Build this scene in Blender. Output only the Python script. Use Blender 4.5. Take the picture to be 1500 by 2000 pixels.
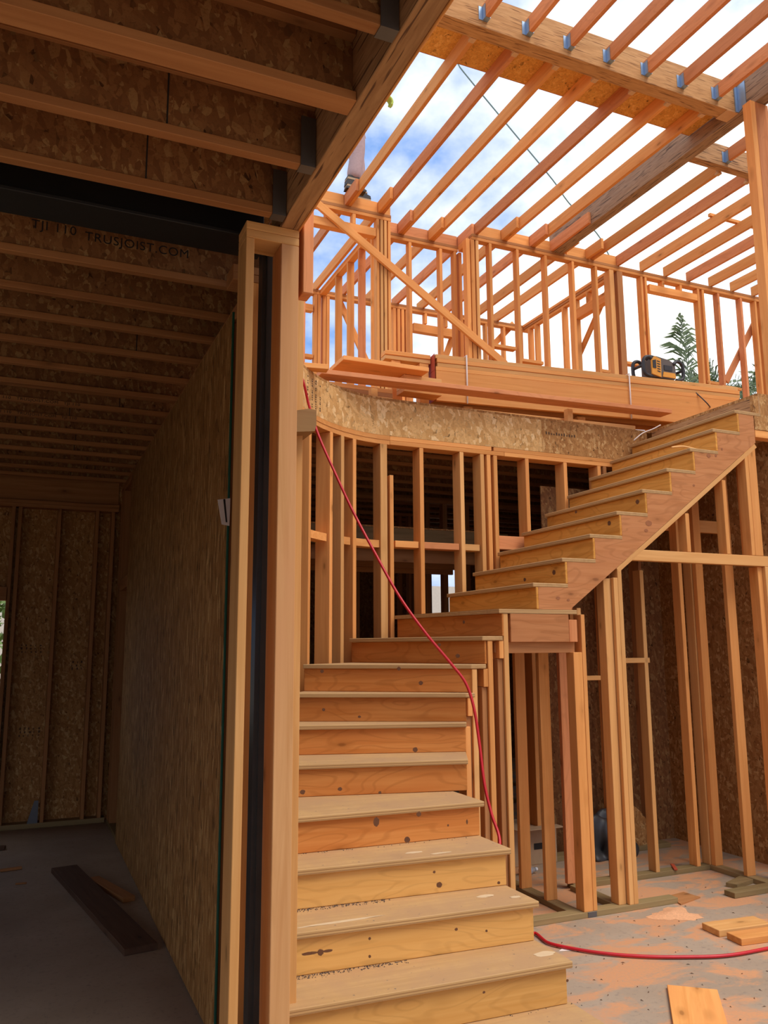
import bpy, bmesh, math, random
from mathutils import Vector, Matrix, Quaternion
random.seed(7)
S = bpy.context.scene
for o in list(bpy.data.objects): bpy.data.objects.remove(o)
COL = S.collection

# ------------------------------------------------------------------ camera
YAW, PITCH, ROLL, FPX, EYE = math.radians(23.5675), math.radians(9.3999), math.radians(-0.3098), 1606.1, 1.79
fwd = Vector((math.sin(YAW)*math.cos(PITCH), math.cos(YAW)*math.cos(PITCH), math.sin(PITCH)))
rgt = fwd.cross(Vector((0, 0, 1))).normalized(); upv = rgt.cross(fwd)
RGT = rgt*math.cos(ROLL)+upv*math.sin(ROLL); UPV = upv*math.cos(ROLL)-rgt*math.sin(ROLL)
CAM = Vector((0, 0, EYE))
cd = bpy.data.cameras.new('camera'); cam = bpy.data.objects.new('camera', cd); COL.objects.link(cam)
cd.sensor_fit = 'VERTICAL'; cd.sensor_height = 24; cd.lens = FPX/2000*24; cd.clip_end = 500; cd.clip_start = .05
M = Matrix((RGT, UPV, -fwd)).transposed().to_4x4(); M.translation = CAM; cam.matrix_world = M
S.camera = cam

def at(u, v, x=None, y=None, z=None):
    """survey helper: the point of a known real plane that a photo pixel shows"""
    d = RGT*((u-750)/FPX)-UPV*((v-1000)/FPX)+fwd
    if x is not None: t = x/d.x
    elif y is not None: t = y/d.y
    else: t = (z-EYE)/d.z
    return CAM+d*t

# ------------------------------------------------------------------ world / light / exposure
W = bpy.data.worlds.new('sky'); S.world = W; W.use_nodes = True
nt = W.node_tree; N = nt.nodes; L = nt.links; N.clear()
def nn(t, **k):
    n = N.new(t)
    for a, b in k.items(): setattr(n, a, b)
    return n
tc = nn('ShaderNodeTexCoord'); mp = nn('ShaderNodeMapping'); mp.inputs['Location'].default_value = (2.644, 0.337, 0.922)
mp.inputs['Scale'].default_value = (1.0, 1.0, 1.5)
nz = nn('ShaderNodeTexNoise'); nz.inputs['Scale'].default_value = 2.6; nz.inputs['Detail'].default_value = 7; nz.inputs['Roughness'].default_value = .55
rp = nn('ShaderNodeValToRGB'); rp.color_ramp.elements[0].position = .42; rp.color_ramp.elements[1].position = .62
rp.color_ramp.elements[0].color = (.17, .32, .66, 1); rp.color_ramp.elements[1].color = (1.25, 1.22, 1.17, 1)
bg = nn('ShaderNodeBackground'); bg.inputs['Strength'].default_value = 1.0; wo = nn('ShaderNodeOutputWorld')
L.new(tc.outputs['Generated'], mp.inputs[0]); L.new(mp.outputs[0], nz.inputs['Vector']); L.new(nz.outputs['Fac'], rp.inputs[0])
L.new(rp.outputs[0], bg.inputs[0]); L.new(bg.outputs[0], wo.inputs[0])
sd = bpy.data.lights.new('sun', 'SUN'); sun = bpy.data.objects.new('sun', sd); COL.objects.link(sun)
sd.energy = 2.0; sd.angle = math.radians(35); sd.color = (1, .93, .82)
sun.rotation_euler = Vector((-.25, .50, -.95)).to_track_quat('-Z', 'Y').to_euler(); sun.location = (3, -6, 9)
S.view_settings.view_transform = 'Standard'; S.view_settings.look = 'None'; S.view_settings.gamma = 1
S.view_settings.use_curve_mapping = False; S.view_settings.exposure = .5

# ------------------------------------------------------------------ materials
MATS = {}
def base_mat(name):
    m = bpy.data.materials.new(name); m.use_nodes = True; t = m.node_tree; t.nodes.clear()
    out = t.nodes.new('ShaderNodeOutputMaterial'); b = t.nodes.new('ShaderNodeBsdfPrincipled'); t.links.new(b.outputs[0], out.inputs[0])
    MATS[name] = m
    return m, t, b
def mix(t, a, b, fac, mode='MIX'):
    n = t.nodes.new('ShaderNodeMix'); n.data_type = 'RGBA'; n.blend_type = mode
    for s, v in ((6, a), (7, b)):
        if isinstance(v, (tuple, list)): n.inputs[s].default_value = (*v, 1)
        else: t.links.new(v, n.inputs[s])
    if isinstance(fac, (int, float)): n.inputs[0].default_value = fac
    else: t.links.new(fac, n.inputs[0])
    return n.outputs[2]
def ramp(t, src, p0, p1, c0=(0, 0, 0), c1=(1, 1, 1)):
    n = t.nodes.new('ShaderNodeValToRGB'); e = n.color_ramp.elements
    e[0].position, e[1].position = p0, p1; e[0].color, e[1].color = (*c0, 1), (*c1, 1)
    t.links.new(src, n.inputs[0]); return n.outputs[0]
def coords(t, scale, rnd=9.0):
    tc = t.nodes.new('ShaderNodeTexCoord'); oi = t.nodes.new('ShaderNodeObjectInfo')
    mul = t.nodes.new('ShaderNodeMath'); mul.operation = 'MULTIPLY'; mul.inputs[1].default_value = rnd
    t.links.new(oi.outputs['Random'], mul.inputs[0])
    add = t.nodes.new('ShaderNodeVectorMath'); add.operation = 'ADD'
    t.links.new(tc.outputs['Object'], add.inputs[0]); t.links.new(mul.outputs[0], add.inputs[1])
    mp = t.nodes.new('ShaderNodeMapping'); mp.inputs['Scale'].default_value = scale
    t.links.new(add.outputs[0], mp.inputs[0]); return mp.outputs[0], oi.outputs['Random']
def noise(t, vec, s, d=3, r=.55, dist=0):
    n = t.nodes.new('ShaderNodeTexNoise'); n.inputs['Scale'].default_value = s; n.inputs['Detail'].default_value = d
    n.inputs['Roughness'].default_value = r; n.inputs['Distortion'].default_value = dist
    t.links.new(vec, n.inputs['Vector']); return n.outputs['Fac']
def bump(t, b, h, s=.3, d=.002):
    n = t.nodes.new('ShaderNodeBump'); n.inputs['Strength'].default_value = s; n.inputs['Distance'].default_value = d
    t.links.new(h, n.inputs['Height']); t.links.new(n.outputs[0], b.inputs['Normal'])
def wood(name, light, dark, alt, knots=True, rough=.75, figure=0):
    m, t, b = base_mat(name)
    v, rnd = coords(t, (1.2, 26, 26))
    g = noise(t, v, 1.0, 4, .6, .6)
    col = mix(t, dark, light, ramp(t, g, .3, .62))
    v3, _ = coords(t, (.8, 5, 5)); blotch = noise(t, v3, 1.5, 2)
    col = mix(t, col, alt, ramp(t, blotch, .42, .75))
    if figure:
        v4, _ = coords(t, (1.1, 5, 5)); n4 = noise(t, v4, 1.0, 2, .45, .4)
        ml = t.nodes.new('ShaderNodeMath'); ml.operation = 'MULTIPLY'; ml.inputs[1].default_value = 85; t.links.new(n4, ml.inputs[0])
        sn = t.nodes.new('ShaderNodeMath'); sn.operation = 'SINE'; t.links.new(ml.outputs[0], sn.inputs[0])
        fg = ramp(t, sn.outputs[0], .55, 1.0)
        m_ = t.nodes.new('ShaderNodeMath'); m_.operation = 'MULTIPLY'; m_.inputs[1].default_value = figure; t.links.new(fg, m_.inputs[0])
        col = mix(t, col, tuple(c*.72 for c in dark), m_.outputs[0])
    rr = ramp(t, rnd, 0, 1, (.82, .79, .74), (1.10, 1.08, 1.05))
    col = mix(t, col, rr, 1.0, 'MULTIPLY')
    if knots:
        v2, _ = coords(t, (3.6, 9, 9)); vo = t.nodes.new('ShaderNodeTexVoronoi'); vo.inputs['Scale'].default_value = 1.0
        t.links.new(v2, vo.inputs['Vector'])
        sp = t.nodes.new('ShaderNodeSeparateColor'); t.links.new(vo.outputs['Color'], sp.inputs[0])
        k = t.nodes.new('ShaderNodeMath'); k.operation = 'MULTIPLY'
        t.links.new(ramp(t, vo.outputs['Distance'], .07, .13, (1, 1, 1), (0, 0, 0)), k.inputs[0]); t.links.new(ramp(t, sp.outputs[0], .55, .6), k.inputs[1])
        col = mix(t, col, tuple(c*.38 for c in dark), k.outputs[0])
        k2 = t.nodes.new('ShaderNodeMath'); k2.operation = 'MULTIPLY'
        t.links.new(ramp(t, vo.outputs['Distance'], .13, .34, (.55,)*3, (0, 0, 0)), k2.inputs[0]); t.links.new(ramp(t, sp.outputs[0], .55, .6), k2.inputs[1])
        col = mix(t, col, tuple(c*.8 for c in dark), k2.outputs[0])
    t.links.new(col, b.inputs['Base Color']); b.inputs['Roughness'].default_value = rough; b.inputs['Specular IOR Level'].default_value = .2
    bump(t, b, g, .25, .001)
    return m
def osb(name, c1, c2, c3, size=1.0, angles=((0, .55, .4), (0, -.5, 1.2), (0, 1.25, .8), (0, -1.1, 2.2), (0, .15, 2.0)), long=5.5):
    """pressed flakes: layers of long thin cells lying at different angles, the highest flake wins"""
    m, t, b = base_mat(name)
    best = None
    for k, a in enumerate(angles):
        v, rnd = coords(t, (1, 1, 1), 9.0+k)
        mp = t.nodes.new('ShaderNodeMapping'); mp.vector_type = 'TEXTURE'; mp.inputs['Rotation'].default_value = a; q = 52/size; mp.inputs['Scale'].default_value = (long/q, 1/q, 1.4/q)
        t.links.new(v, mp.inputs[0])
        vo = t.nodes.new('ShaderNodeTexVoronoi'); vo.inputs['Scale'].default_value = 1.0; t.links.new(mp.outputs[0], vo.inputs['Vector'])
        sp = t.nodes.new('ShaderNodeSeparateColor'); t.links.new(vo.outputs['Color'], sp.inputs[0])
        hgt, tone = sp.outputs[0], sp.outputs[1]
        if best is None: best = (hgt, tone); continue
        gt = t.nodes.new('ShaderNodeMath'); gt.operation = 'GREATER_THAN'; t.links.new(hgt, gt.inputs[0]); t.links.new(best[0], gt.inputs[1])
        def pick(x, y):
            n = t.nodes.new('ShaderNodeMix'); n.data_type = 'FLOAT'; t.links.new(gt.outputs[0], n.inputs[0]); t.links.new(x, n.inputs[2]); t.links.new(y, n.inputs[3]); return n.outputs[0]
        best = (pick(best[0], hgt), pick(best[1], tone))
    col = mix(t, c2, c1, ramp(t, best[1], .1, .75)); col = mix(t, col, c3, ramp(t, best[1], .80, .97))
    col = mix(t, tuple(c*.35 for c in c2), col, ramp(t, best[0], .30, .62))
    v, rnd = coords(t, (1, 1, 1)); fine = noise(t, v, 90/size, 3, .7); col = mix(t, col, tuple(c*.55 for c in c1), ramp(t, fine, .50, .80))
    t.links.new(col, b.inputs['Base Color']); b.inputs['Roughness'].default_value = .8; b.inputs['Specular IOR Level'].default_value = .2
    bump(t, b, best[0], .35, .002)
    return m
def lvl(name, c1, c2, c3):
    m, t, b = base_mat(name)
    v, rnd = coords(t, (5, 45, 45)); g = noise(t, v, 1.0, 3, .6, .4)
    col = mix(t, c1, c2, ramp(t, g, .35, .65))
    v2, _ = coords(t, (5, 90, 90)); n2 = noise(t, v2, 1.0, 1)
    col = mix(t, col, c3, ramp(t, n2, .60, .66))
    t.links.new(col, b.inputs['Base Color']); b.inputs['Roughness'].default_value = .8; b.inputs['Specular IOR Level'].default_value = .2
    bump(t, b, n2, .4, .002)
    return m
def plain(name, col, rough=.6, metal=0, var=.12, scale=20):
    m, t, b = base_mat(name)
    v, rnd = coords(t, (1, 1, 1)); n = noise(t, v, scale, 4)
    c = mix(t, tuple(x*(1-var) for x in col), tuple(min(1, x*(1+var)) for x in col), n)
    t.links.new(c, b.inputs['Base Color']); b.inputs['Roughness'].default_value = rough; b.inputs['Metallic'].default_value = metal
    return m
wood('fir', (.86, .40, .125), (.72, .29, .075), (.80, .34, .105))
wood('fir_pale', (.80, .44, .165), (.66, .32, .10), (.74, .37, .125))
wood('fir_pink', (.76, .32, .13), (.62, .22, .08), (.70, .28, .12), figure=.2)
wood('stringer', (.60, .26, .10), (.48, .18, .06), (.55, .23, .09), figure=.35)
wood('stair_gold_lit', (.78, .38, .085), (.64, .26, .04), (.72, .32, .06), figure=.35)  # golden stair_fir, brightened in colour because upper risers get less light
wood('fir_tan', (.66, .36, .155), (.54, .26, .095), (.62, .30, .13))
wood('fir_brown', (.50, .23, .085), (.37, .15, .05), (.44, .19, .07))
wood('stair_fir', (.66, .27, .07), (.52, .17, .03), (.58, .20, .045), figure=.35)
wood('stair_ply', (.70, .39, .12), (.61, .31, .08), (.66, .35, .10), figure=.28)
wood('treated', (.33, .22, .10), (.22, .15, .065), (.27, .20, .09), False)
wood('block_brown', (.30, .17, .07), (.22, .115, .045), (.26, .15, .06))
wood('weathered', (.16, .085, .05), (.10, .05, .03), (.13, .07, .045))
osb('osb', (.52, .26, .085), (.36, .155, .045), (.66, .40, .16))
osb('osb_light', (.74, .43, .165), (.58, .30, .095), (.86, .58, .28), 1.6, long=7.0)
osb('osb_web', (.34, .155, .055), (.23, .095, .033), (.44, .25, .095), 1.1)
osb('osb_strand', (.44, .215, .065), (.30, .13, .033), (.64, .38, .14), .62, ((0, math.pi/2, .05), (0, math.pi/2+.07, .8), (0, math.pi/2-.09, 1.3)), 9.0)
osb('osb_deck', (.80, .42, .10), (.70, .33, .07), (.86, .48, .14), 1.4)
lvl('lvl', (.55, .31, .14), (.40, .21, .09), (.16, .08, .04))
lvl('lvl_light', (.60, .33, .135), (.47, .24, .09), (.28, .13, .05))
lvl('lvl_grey', (.42, .28, .17), (.32, .20, .12), (.14, .09, .06))
plain('steel_dark', (.035, .032, .03), .55, .6)
plain('steel_grey', (.05, .048, .046), .35, .3, .4, 6)
plain('galv', (.16, .16, .16), .45, .7)
plain('galv_blue', (.30, .42, .58), .4, .6)
plain('green_edge', (.01, .09, .05), .7)
plain('red_hose', (.55, .012, .02), .4)
plain('red_paint', (.42, .06, .02), .7)
plain('white_strap', (.80, .68, .58), .5)
plain('paper', (.85, .74, .66), .8)
plain('ink', (.02, .015, .012), .8)
plain('stamp', (.10, .05, .02), .8)
plain('radio_black', (.03, .028, .028), .5)
plain('radio_grey', (.12, .095, .075), .5)
plain('radio_orange', (.80, .34, .03), .5)
plain('black_cord', (.03, .015, .02), .5)
plain('denim', (.40, .28, .27), .9, 0, .2, 40)
plain('boot', (.03, .025, .022), .7)
plain('boot_tan', (.40, .28, .16), .7)
plain('glove', (.52, .62, .10), .7)
plain('skin', (.45, .24, .16), .5)
plain('shirt', (.30, .32, .34), .9)
plain('hair', (.03, .02, .015), .7)
plain('cable', (.20, .30, .28), .6)
plain('leaf', (.12, .20, .04), .6, 0, .4, 3)
plain('palm_leaf', (.11, .15, .05), .6, 0, .4, 3)
plain('bark', (.22, .16, .11), .9)
plain('cardboard', (.46, .30, .17), .9)
plain('plastic_bag', (.05, .047, .045), .45)
plain('bottle', (.35, .50, .70), .15)
plain('white_plastic', (.8, .8, .82), .3)
plain('ground', (.35, .29, .22), .95)
plain('chip', (.66, .40, .20), .9)
plain('stucco', (.62, .56, .47), .9)
def concrete():
    m, t, b = base_mat('concrete')
    tc = t.nodes.new('ShaderNodeNewGeometry'); v = tc.outputs['Position']
    a = noise(t, v, 1.3, 5, .6); f = noise(t, v, 30, 4, .7)
    col = mix(t, (.33, .235, .155), (.43, .325, .23), ramp(t, a, .3, .7)); col = mix(t, col, (.21, .16, .13), ramp(t, f, .55, .8))
    # sawdust swept over the slab on the open side of the stair
    sx = t.nodes.new('ShaderNodeSeparateXYZ'); t.links.new(v, sx.inputs[0])
    mr = t.nodes.new('ShaderNodeMapRange'); mr.inputs[1].default_value = 2.2; mr.inputs[2].default_value = 2.9; t.links.new(sx.outputs[0], mr.inputs[0])
    mp = t.nodes.new('ShaderNodeMapping'); mp.inputs['Scale'].default_value = (1, 2.0, 1); mp.inputs['Location'].default_value = (.4, .2, 0); t.links.new(v, mp.inputs[0])
    s1 = noise(t, mp.outputs[0], 2.0, 6, .62, .5); s2 = noise(t, v, 60, 3, .7)
    k = t.nodes.new('ShaderNodeMath'); k.operation = 'MULTIPLY'; t.links.new(ramp(t, s1, .47, .56), k.inputs[0]); t.links.new(mr.outputs[0], k.inputs[1])
    k2 = t.nodes.new('ShaderNodeMath'); k2.operation = 'MULTIPLY'; t.links.new(k.outputs[0], k2.inputs[0]); t.links.new(ramp(t, s2, .25, .55, (.45,)*3), k2.inputs[1])
    col = mix(t, col, (.62, .29, .13), k2.outputs[0])
    t.links.new(col, b.inputs['Base Color']); b.inputs['Roughness'].default_value = .85; bump(t, b, f, .15, .002)
concrete()
def tread_mat():
    m, t, b = base_mat('tread')
    v, rnd = coords(t, (1.2, 26, 26)); g = noise(t, v, 1.0, 4, .6, .6)
    col = mix(t, (.46, .265, .10), (.58, .35, .14), ramp(t, g, .3, .62))
    tc = t.nodes.new('ShaderNodeTexCoord'); d = noise(t, tc.outputs['Object'], 3.0, 5, .7)
    geo = t.nodes.new('ShaderNodeNewGeometry'); sz = t.nodes.new('ShaderNodeSeparateXYZ'); t.links.new(geo.outputs['Normal'], sz.inputs[0])
    k = t.nodes.new('ShaderNodeMath'); k.operation = 'MULTIPLY'; t.links.new(ramp(t, d, .35, .62), k.inputs[0]); t.links.new(ramp(t, sz.outputs[2], .5, .9), k.inputs[1])
    col = mix(t, col, (.47, .275, .125), k.outputs[0])
    sp = noise(t, tc.outputs['Object'], 45, 2); k3 = t.nodes.new('ShaderNodeMath'); k3.operation = 'MULTIPLY'
    t.links.new(ramp(t, sp, .70, .74), k3.inputs[0]); t.links.new(ramp(t, sz.outputs[2], .5, .9), k3.inputs[1])
    col = mix(t, col, (.22, .15, .10), k3.outputs[0])
    so = t.nodes.new('ShaderNodeSeparateXYZ'); t.links.new(tc.outputs['Object'], so.inputs[0])
    st = t.nodes.new('ShaderNodeMath'); st.operation = 'SINE'; ml = t.nodes.new('ShaderNodeMath'); ml.operation = 'MULTIPLY'; ml.inputs[1].default_value = 2*math.pi/.0116
    t.links.new(so.outputs[2], ml.inputs[0]); t.links.new(ml.outputs[0], st.inputs[0])
    k4 = t.nodes.new('ShaderNodeMath'); k4.operation = 'MULTIPLY'; t.links.new(ramp(t, st.outputs[0], .35, .75), k4.inputs[0]); t.links.new(ramp(t, sz.outputs[2], .2, .5, (1, 1, 1), (0, 0, 0)), k4.inputs[1])
    col = mix(t, col, (.30, .15, .05), k4.outputs[0])
    t.links.new(col, b.inputs['Base Color']); b.inputs['Roughness'].default_value = .85
tread_mat()
def glassy(name, col):
    m, t, b = base_mat(name); b.inputs['Base Color'].default_value = (*col, 1); b.inputs['Roughness'].default_value = .1; b.inputs['Transmission Weight'].default_value = .8
glassy('clear_plastic', (.8, .9, 1))

# ------------------------------------------------------------------ builders
def link(o, parent=None):
    COL.objects.link(o)
    if parent is not None:
        o.parent = parent; o.matrix_parent_inverse = Matrix.Translation(-WL[parent.name]) if parent.type == 'EMPTY' else parent.matrix_basis.inverted()
    return o
WL = {}
def tag(o, label, cat, group=None, kind=None):
    o['label'] = label
    if cat: o['category'] = cat
    if group: o['group'] = group
    if kind: o['kind'] = kind
    return o
def root(name, loc, label, cat, group=None, kind=None):
    o = bpy.data.objects.new(name, None); o.empty_display_size = .1; o.location = loc; COL.objects.link(o); WL[o.name] = Vector(loc)
    return tag(o, label, cat, group, kind)
BOXES = {}
def box_mesh(l, w, d, mat, bev=.0025):
    key = (round(l, 3), round(w, 4), round(d, 4), mat, bev)
    if key in BOXES: return BOXES[key]
    bm = bmesh.new(); bmesh.ops.create_cube(bm, size=1)
    bmesh.ops.scale(bm, vec=(l, w, d), verts=bm.verts)
    b = min(bev, min(l, w, d)*.25)
    bmesh.ops.bevel(bm, geom=bm.edges[:], offset=b, segments=1, affect='EDGES')
    me = bpy.data.meshes.new('board'); bm.to_mesh(me); bm.free(); me.materials.append(MATS[mat]); BOXES[key] = me
    return me
def box(name, x0, x1, y0, y1, z0, z1, mat, parent=None):
    """square-edged piece; the grain follows its longest side (local X)"""
    s = (x1-x0, y1-y0, z1-z0); c = Vector(((x0+x1)/2, (y0+y1)/2, (z0+z1)/2))
    a = max(range(3), key=lambda i: s[i])
    if a == 0: me = box_mesh(s[0], s[1], s[2], mat); q = Matrix.Identity(3)
    elif a == 1: me = box_mesh(s[1], s[0], s[2], mat); q = Matrix(((0, -1, 0), (1, 0, 0), (0, 0, 1)))
    else: me = box_mesh(s[2], s[0], s[1], mat); q = Matrix(((0, 1, 0), (0, 0, 1), (1, 0, 0)))
    o = bpy.data.objects.new(name, me); m = q.to_4x4(); m.translation = c; link(o, parent); o.matrix_basis = m if parent is None else m
    return o
def beam(name, p0, p1, w, d, mat, parent=None, up=(0, 0, 1)):
    """board from p0 to p1 (centre line); w across, d along up"""
    p0, p1 = Vector(p0), Vector(p1); X = (p1-p0); l = X.length; X.normalize(); U = Vector(up)
    Y = U.cross(X).normalized(); Z = X.cross(Y)
    me = box_mesh(l, w, d, mat); o = bpy.data.objects.new(name, me); m = Matrix((X, Y, Z)).transposed().to_4x4(); m.translation = (p0+p1)/2
    link(o, parent); o.matrix_basis = m
    return o
def mesh(name, verts, faces, mat, parent=None, smooth=False, origin=None):
    c = Vector(origin) if origin is not None else sum((Vector(v) for v in verts), Vector())/len(verts)
    me = bpy.data.meshes.new(name); me.from_pydata([tuple(Vector(v)-c) for v in verts], [], faces); me.update()
    for mm in ([mat] if isinstance(mat, str) else mat): me.materials.append(MATS[mm])
    if smooth:
        for p in me.polygons: p.use_smooth = True
    o = bpy.data.objects.new(name, me); link(o, parent); o.location = c
    return o
def prism(name, pts, ax, a0, a1, mat, parent=None):
    """polygon (list of 2D points) extruded along axis ax from a0 to a1"""
    def P(p, a): return {'x': (a, p[0], p[1]), 'y': (p[0], a, p[1]), 'z': (p[0], p[1], a)}[ax]
    n = len(pts); v = [P(p, a0) for p in pts]+[P(p, a1) for p in pts]
    f = [tuple(range(n))[::-1], tuple(range(n, 2*n))]+[(i, (i+1) % n, n+(i+1) % n, n+i) for i in range(n)]
    o = mesh(name, v, f, mat, parent)
    bm = bmesh.new(); bm.from_mesh(o.data); bmesh.ops.recalc_face_normals(bm, faces=bm.faces); bm.to_mesh(o.data); bm.free()
    return o
def catmull(P, n=8):
    P = [Vector(p) for p in P]; Q = [P[0]*2-P[1]]+P+[P[-1]*2-P[-2]]; out = []
    for i in range(1, len(Q)-2):
        for k in range(n):
            s = k/n; a, b, c, d = Q[i-1], Q[i], Q[i+1], Q[i+2]
            out.append(.5*((2*b)+(c-a)*s+(2*a-5*b+4*c-d)*s*s+(3*b-a-3*c+d)*s**3))
    out.append(P[-1]); return out
def tube(name, pts, r, mat, parent=None, seg=8):
    verts = []; faces = []; n = len(pts); rr = r if isinstance(r, (list, tuple)) else [r]*n
    prev = None
    for i, p in enumerate(pts):
        t = (pts[min(i+1, n-1)]-pts[max(i-1, 0)]).normalized()
        a = t.orthogonal().normalized() if prev is None else (prev-t*prev.dot(t)).normalized()
        prev = a; b = t.cross(a)
        for k in range(seg): verts.append(p+(a*math.cos(2*math.pi*k/seg)+b*math.sin(2*math.pi*k/seg))*rr[i])
    for i in range(n-1):
        for k in range(seg): faces.append((i*seg+k, i*seg+(k+1) % seg, (i+1)*seg+(k+1) % seg, (i+1)*seg+k))
    faces.append(tuple(range(seg))[::-1]); faces.append(tuple((n-1)*seg+k for k in range(seg)))
    return mesh(name, verts, faces, mat, parent, True)
def text(name, s, size, mat, mw, parent=None, squash=1.0):
    c = bpy.data.curves.new(name, 'FONT'); c.body = s; c.size = size; c.extrude = .0006; c.align_x = 'CENTER'; c.align_y = 'CENTER'; c.space_character = 1.1
    o = bpy.data.objects.new(name, c); COL.objects.link(o); bpy.context.view_layer.update()
    me = bpy.data.meshes.new_from_object(o.evaluated_get(bpy.context.evaluated_depsgraph_get())); bpy.data.objects.remove(o)
    me.materials.clear(); me.materials.append(MATS[mat])
    for v in me.vertices: v.co.x *= squash
    o = bpy.data.objects.new(name, me); link(o, parent); o.matrix_basis = mw
    return o
def face_mat(origin, xdir, ydir):
    X = Vector(xdir).normalized(); Y = Vector(ydir).normalized(); Z = X.cross(Y)
    m = Matrix((X, Y, Z)).transposed().to_4x4(); m.translation = Vector(origin); return m
ST = .038          # thickness of a stud
ZF, ZJ = 3.88, 3.58    # upper floor level, joist underside
ZR = 6.70          # wall plate top / rafter underside
def studx(par, u, v, y, z0, z1, mat='fir', d=.089, w=ST, name='stud'):
    """stud of a wall that runs along X, surveyed by the photo column of its centre"""
    x = at(u, v, y=y).x
    return box(name, x-w/2, x+w/2, y, y+d, z0, z1, mat, par)
def study(par, u, v, x, z0, z1, mat='fir', d=.089, w=ST, name='stud'):
    y = at(u, v, x=x).y
    return box(name, x, x+d, y-w/2, y+w/2, z0, z1, mat, par)
def structure(name, loc, label, cat): return root(name, loc, label, cat, None, 'structure')

# ================================================================== ground and slab
g = mesh('ground', [(-60, -60, -.12), (90, -60, -.12), (90, 90, -.12), (-60, 90, -.12)], [(0, 1, 2, 3)], 'ground'); tag(g, 'bare earth around the building site', 'ground', None, 'structure')
f = prism('floor', [(-4.2, -3), (10, -3), (10, 12.2), (-4.2, 12.2)], 'z', -.15, 0, 'concrete'); tag(f, 'grey concrete floor slab dusted with sawdust', 'floor', None, 'structure')

# ================================================================== left room: sheathed wall, back wall, ceiling of joists
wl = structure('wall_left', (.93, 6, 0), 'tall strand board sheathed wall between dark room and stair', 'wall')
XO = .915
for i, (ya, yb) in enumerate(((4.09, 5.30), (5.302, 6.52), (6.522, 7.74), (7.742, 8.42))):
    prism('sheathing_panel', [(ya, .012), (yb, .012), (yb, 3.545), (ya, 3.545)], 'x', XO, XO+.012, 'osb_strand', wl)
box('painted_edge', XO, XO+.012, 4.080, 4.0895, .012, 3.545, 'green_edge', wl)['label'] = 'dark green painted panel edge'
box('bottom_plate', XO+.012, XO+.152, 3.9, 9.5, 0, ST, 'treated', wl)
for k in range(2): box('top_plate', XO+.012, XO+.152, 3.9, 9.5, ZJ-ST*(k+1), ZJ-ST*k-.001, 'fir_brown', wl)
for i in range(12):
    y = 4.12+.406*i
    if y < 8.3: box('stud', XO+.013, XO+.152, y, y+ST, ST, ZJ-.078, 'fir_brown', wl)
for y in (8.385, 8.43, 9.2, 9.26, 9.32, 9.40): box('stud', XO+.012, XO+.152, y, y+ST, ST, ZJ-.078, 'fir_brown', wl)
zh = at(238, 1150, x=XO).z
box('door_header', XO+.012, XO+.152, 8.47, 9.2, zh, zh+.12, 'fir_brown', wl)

YB = 9.62
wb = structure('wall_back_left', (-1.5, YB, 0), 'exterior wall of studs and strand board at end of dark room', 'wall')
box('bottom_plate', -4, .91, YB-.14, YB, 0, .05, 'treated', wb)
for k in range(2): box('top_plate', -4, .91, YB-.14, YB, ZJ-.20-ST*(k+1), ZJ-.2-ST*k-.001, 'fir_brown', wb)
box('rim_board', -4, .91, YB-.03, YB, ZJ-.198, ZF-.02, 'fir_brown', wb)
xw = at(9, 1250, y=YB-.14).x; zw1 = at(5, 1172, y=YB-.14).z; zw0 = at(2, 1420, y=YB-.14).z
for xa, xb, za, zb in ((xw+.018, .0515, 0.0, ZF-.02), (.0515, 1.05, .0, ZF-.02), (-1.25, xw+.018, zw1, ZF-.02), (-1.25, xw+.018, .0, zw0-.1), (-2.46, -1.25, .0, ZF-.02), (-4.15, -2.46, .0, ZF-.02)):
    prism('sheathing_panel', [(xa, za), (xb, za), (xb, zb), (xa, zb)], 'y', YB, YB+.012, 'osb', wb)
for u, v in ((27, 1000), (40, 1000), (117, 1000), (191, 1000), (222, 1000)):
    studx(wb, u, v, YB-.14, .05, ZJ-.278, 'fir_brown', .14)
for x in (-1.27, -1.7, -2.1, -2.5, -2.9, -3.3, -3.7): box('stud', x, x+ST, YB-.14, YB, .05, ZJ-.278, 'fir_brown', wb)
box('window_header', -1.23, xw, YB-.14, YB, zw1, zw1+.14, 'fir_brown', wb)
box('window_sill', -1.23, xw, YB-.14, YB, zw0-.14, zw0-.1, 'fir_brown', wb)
pl = at(64, 1580, y=YB-.145)
b_ = prism('anchor_plate', [(pl.x-.05, .05), (pl.x+.05, .05), (pl.x+.05, .27), (pl.x+.01, .27)], 'y', YB-.155, YB-.141, 'galv', wb); b_['label'] = 'bent grey steel hold-down plate'
for u, v, n in ((62, 1262, 5), (58, 1425, 5), (160, 1295, 3)):
    p = at(u, v, y=YB-.004)
    for k in range(n*3):
        dx = (k % n)*.045-.1+random.uniform(-.008, .008); dz = (k//n)*.035
        box('ink_stamp', p.x+dx, p.x+dx+random.uniform(.006, .02), YB-.004, YB-.001, p.z-dz, p.z-dz+random.uniform(.012, .026), 'stamp', wb)

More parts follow.
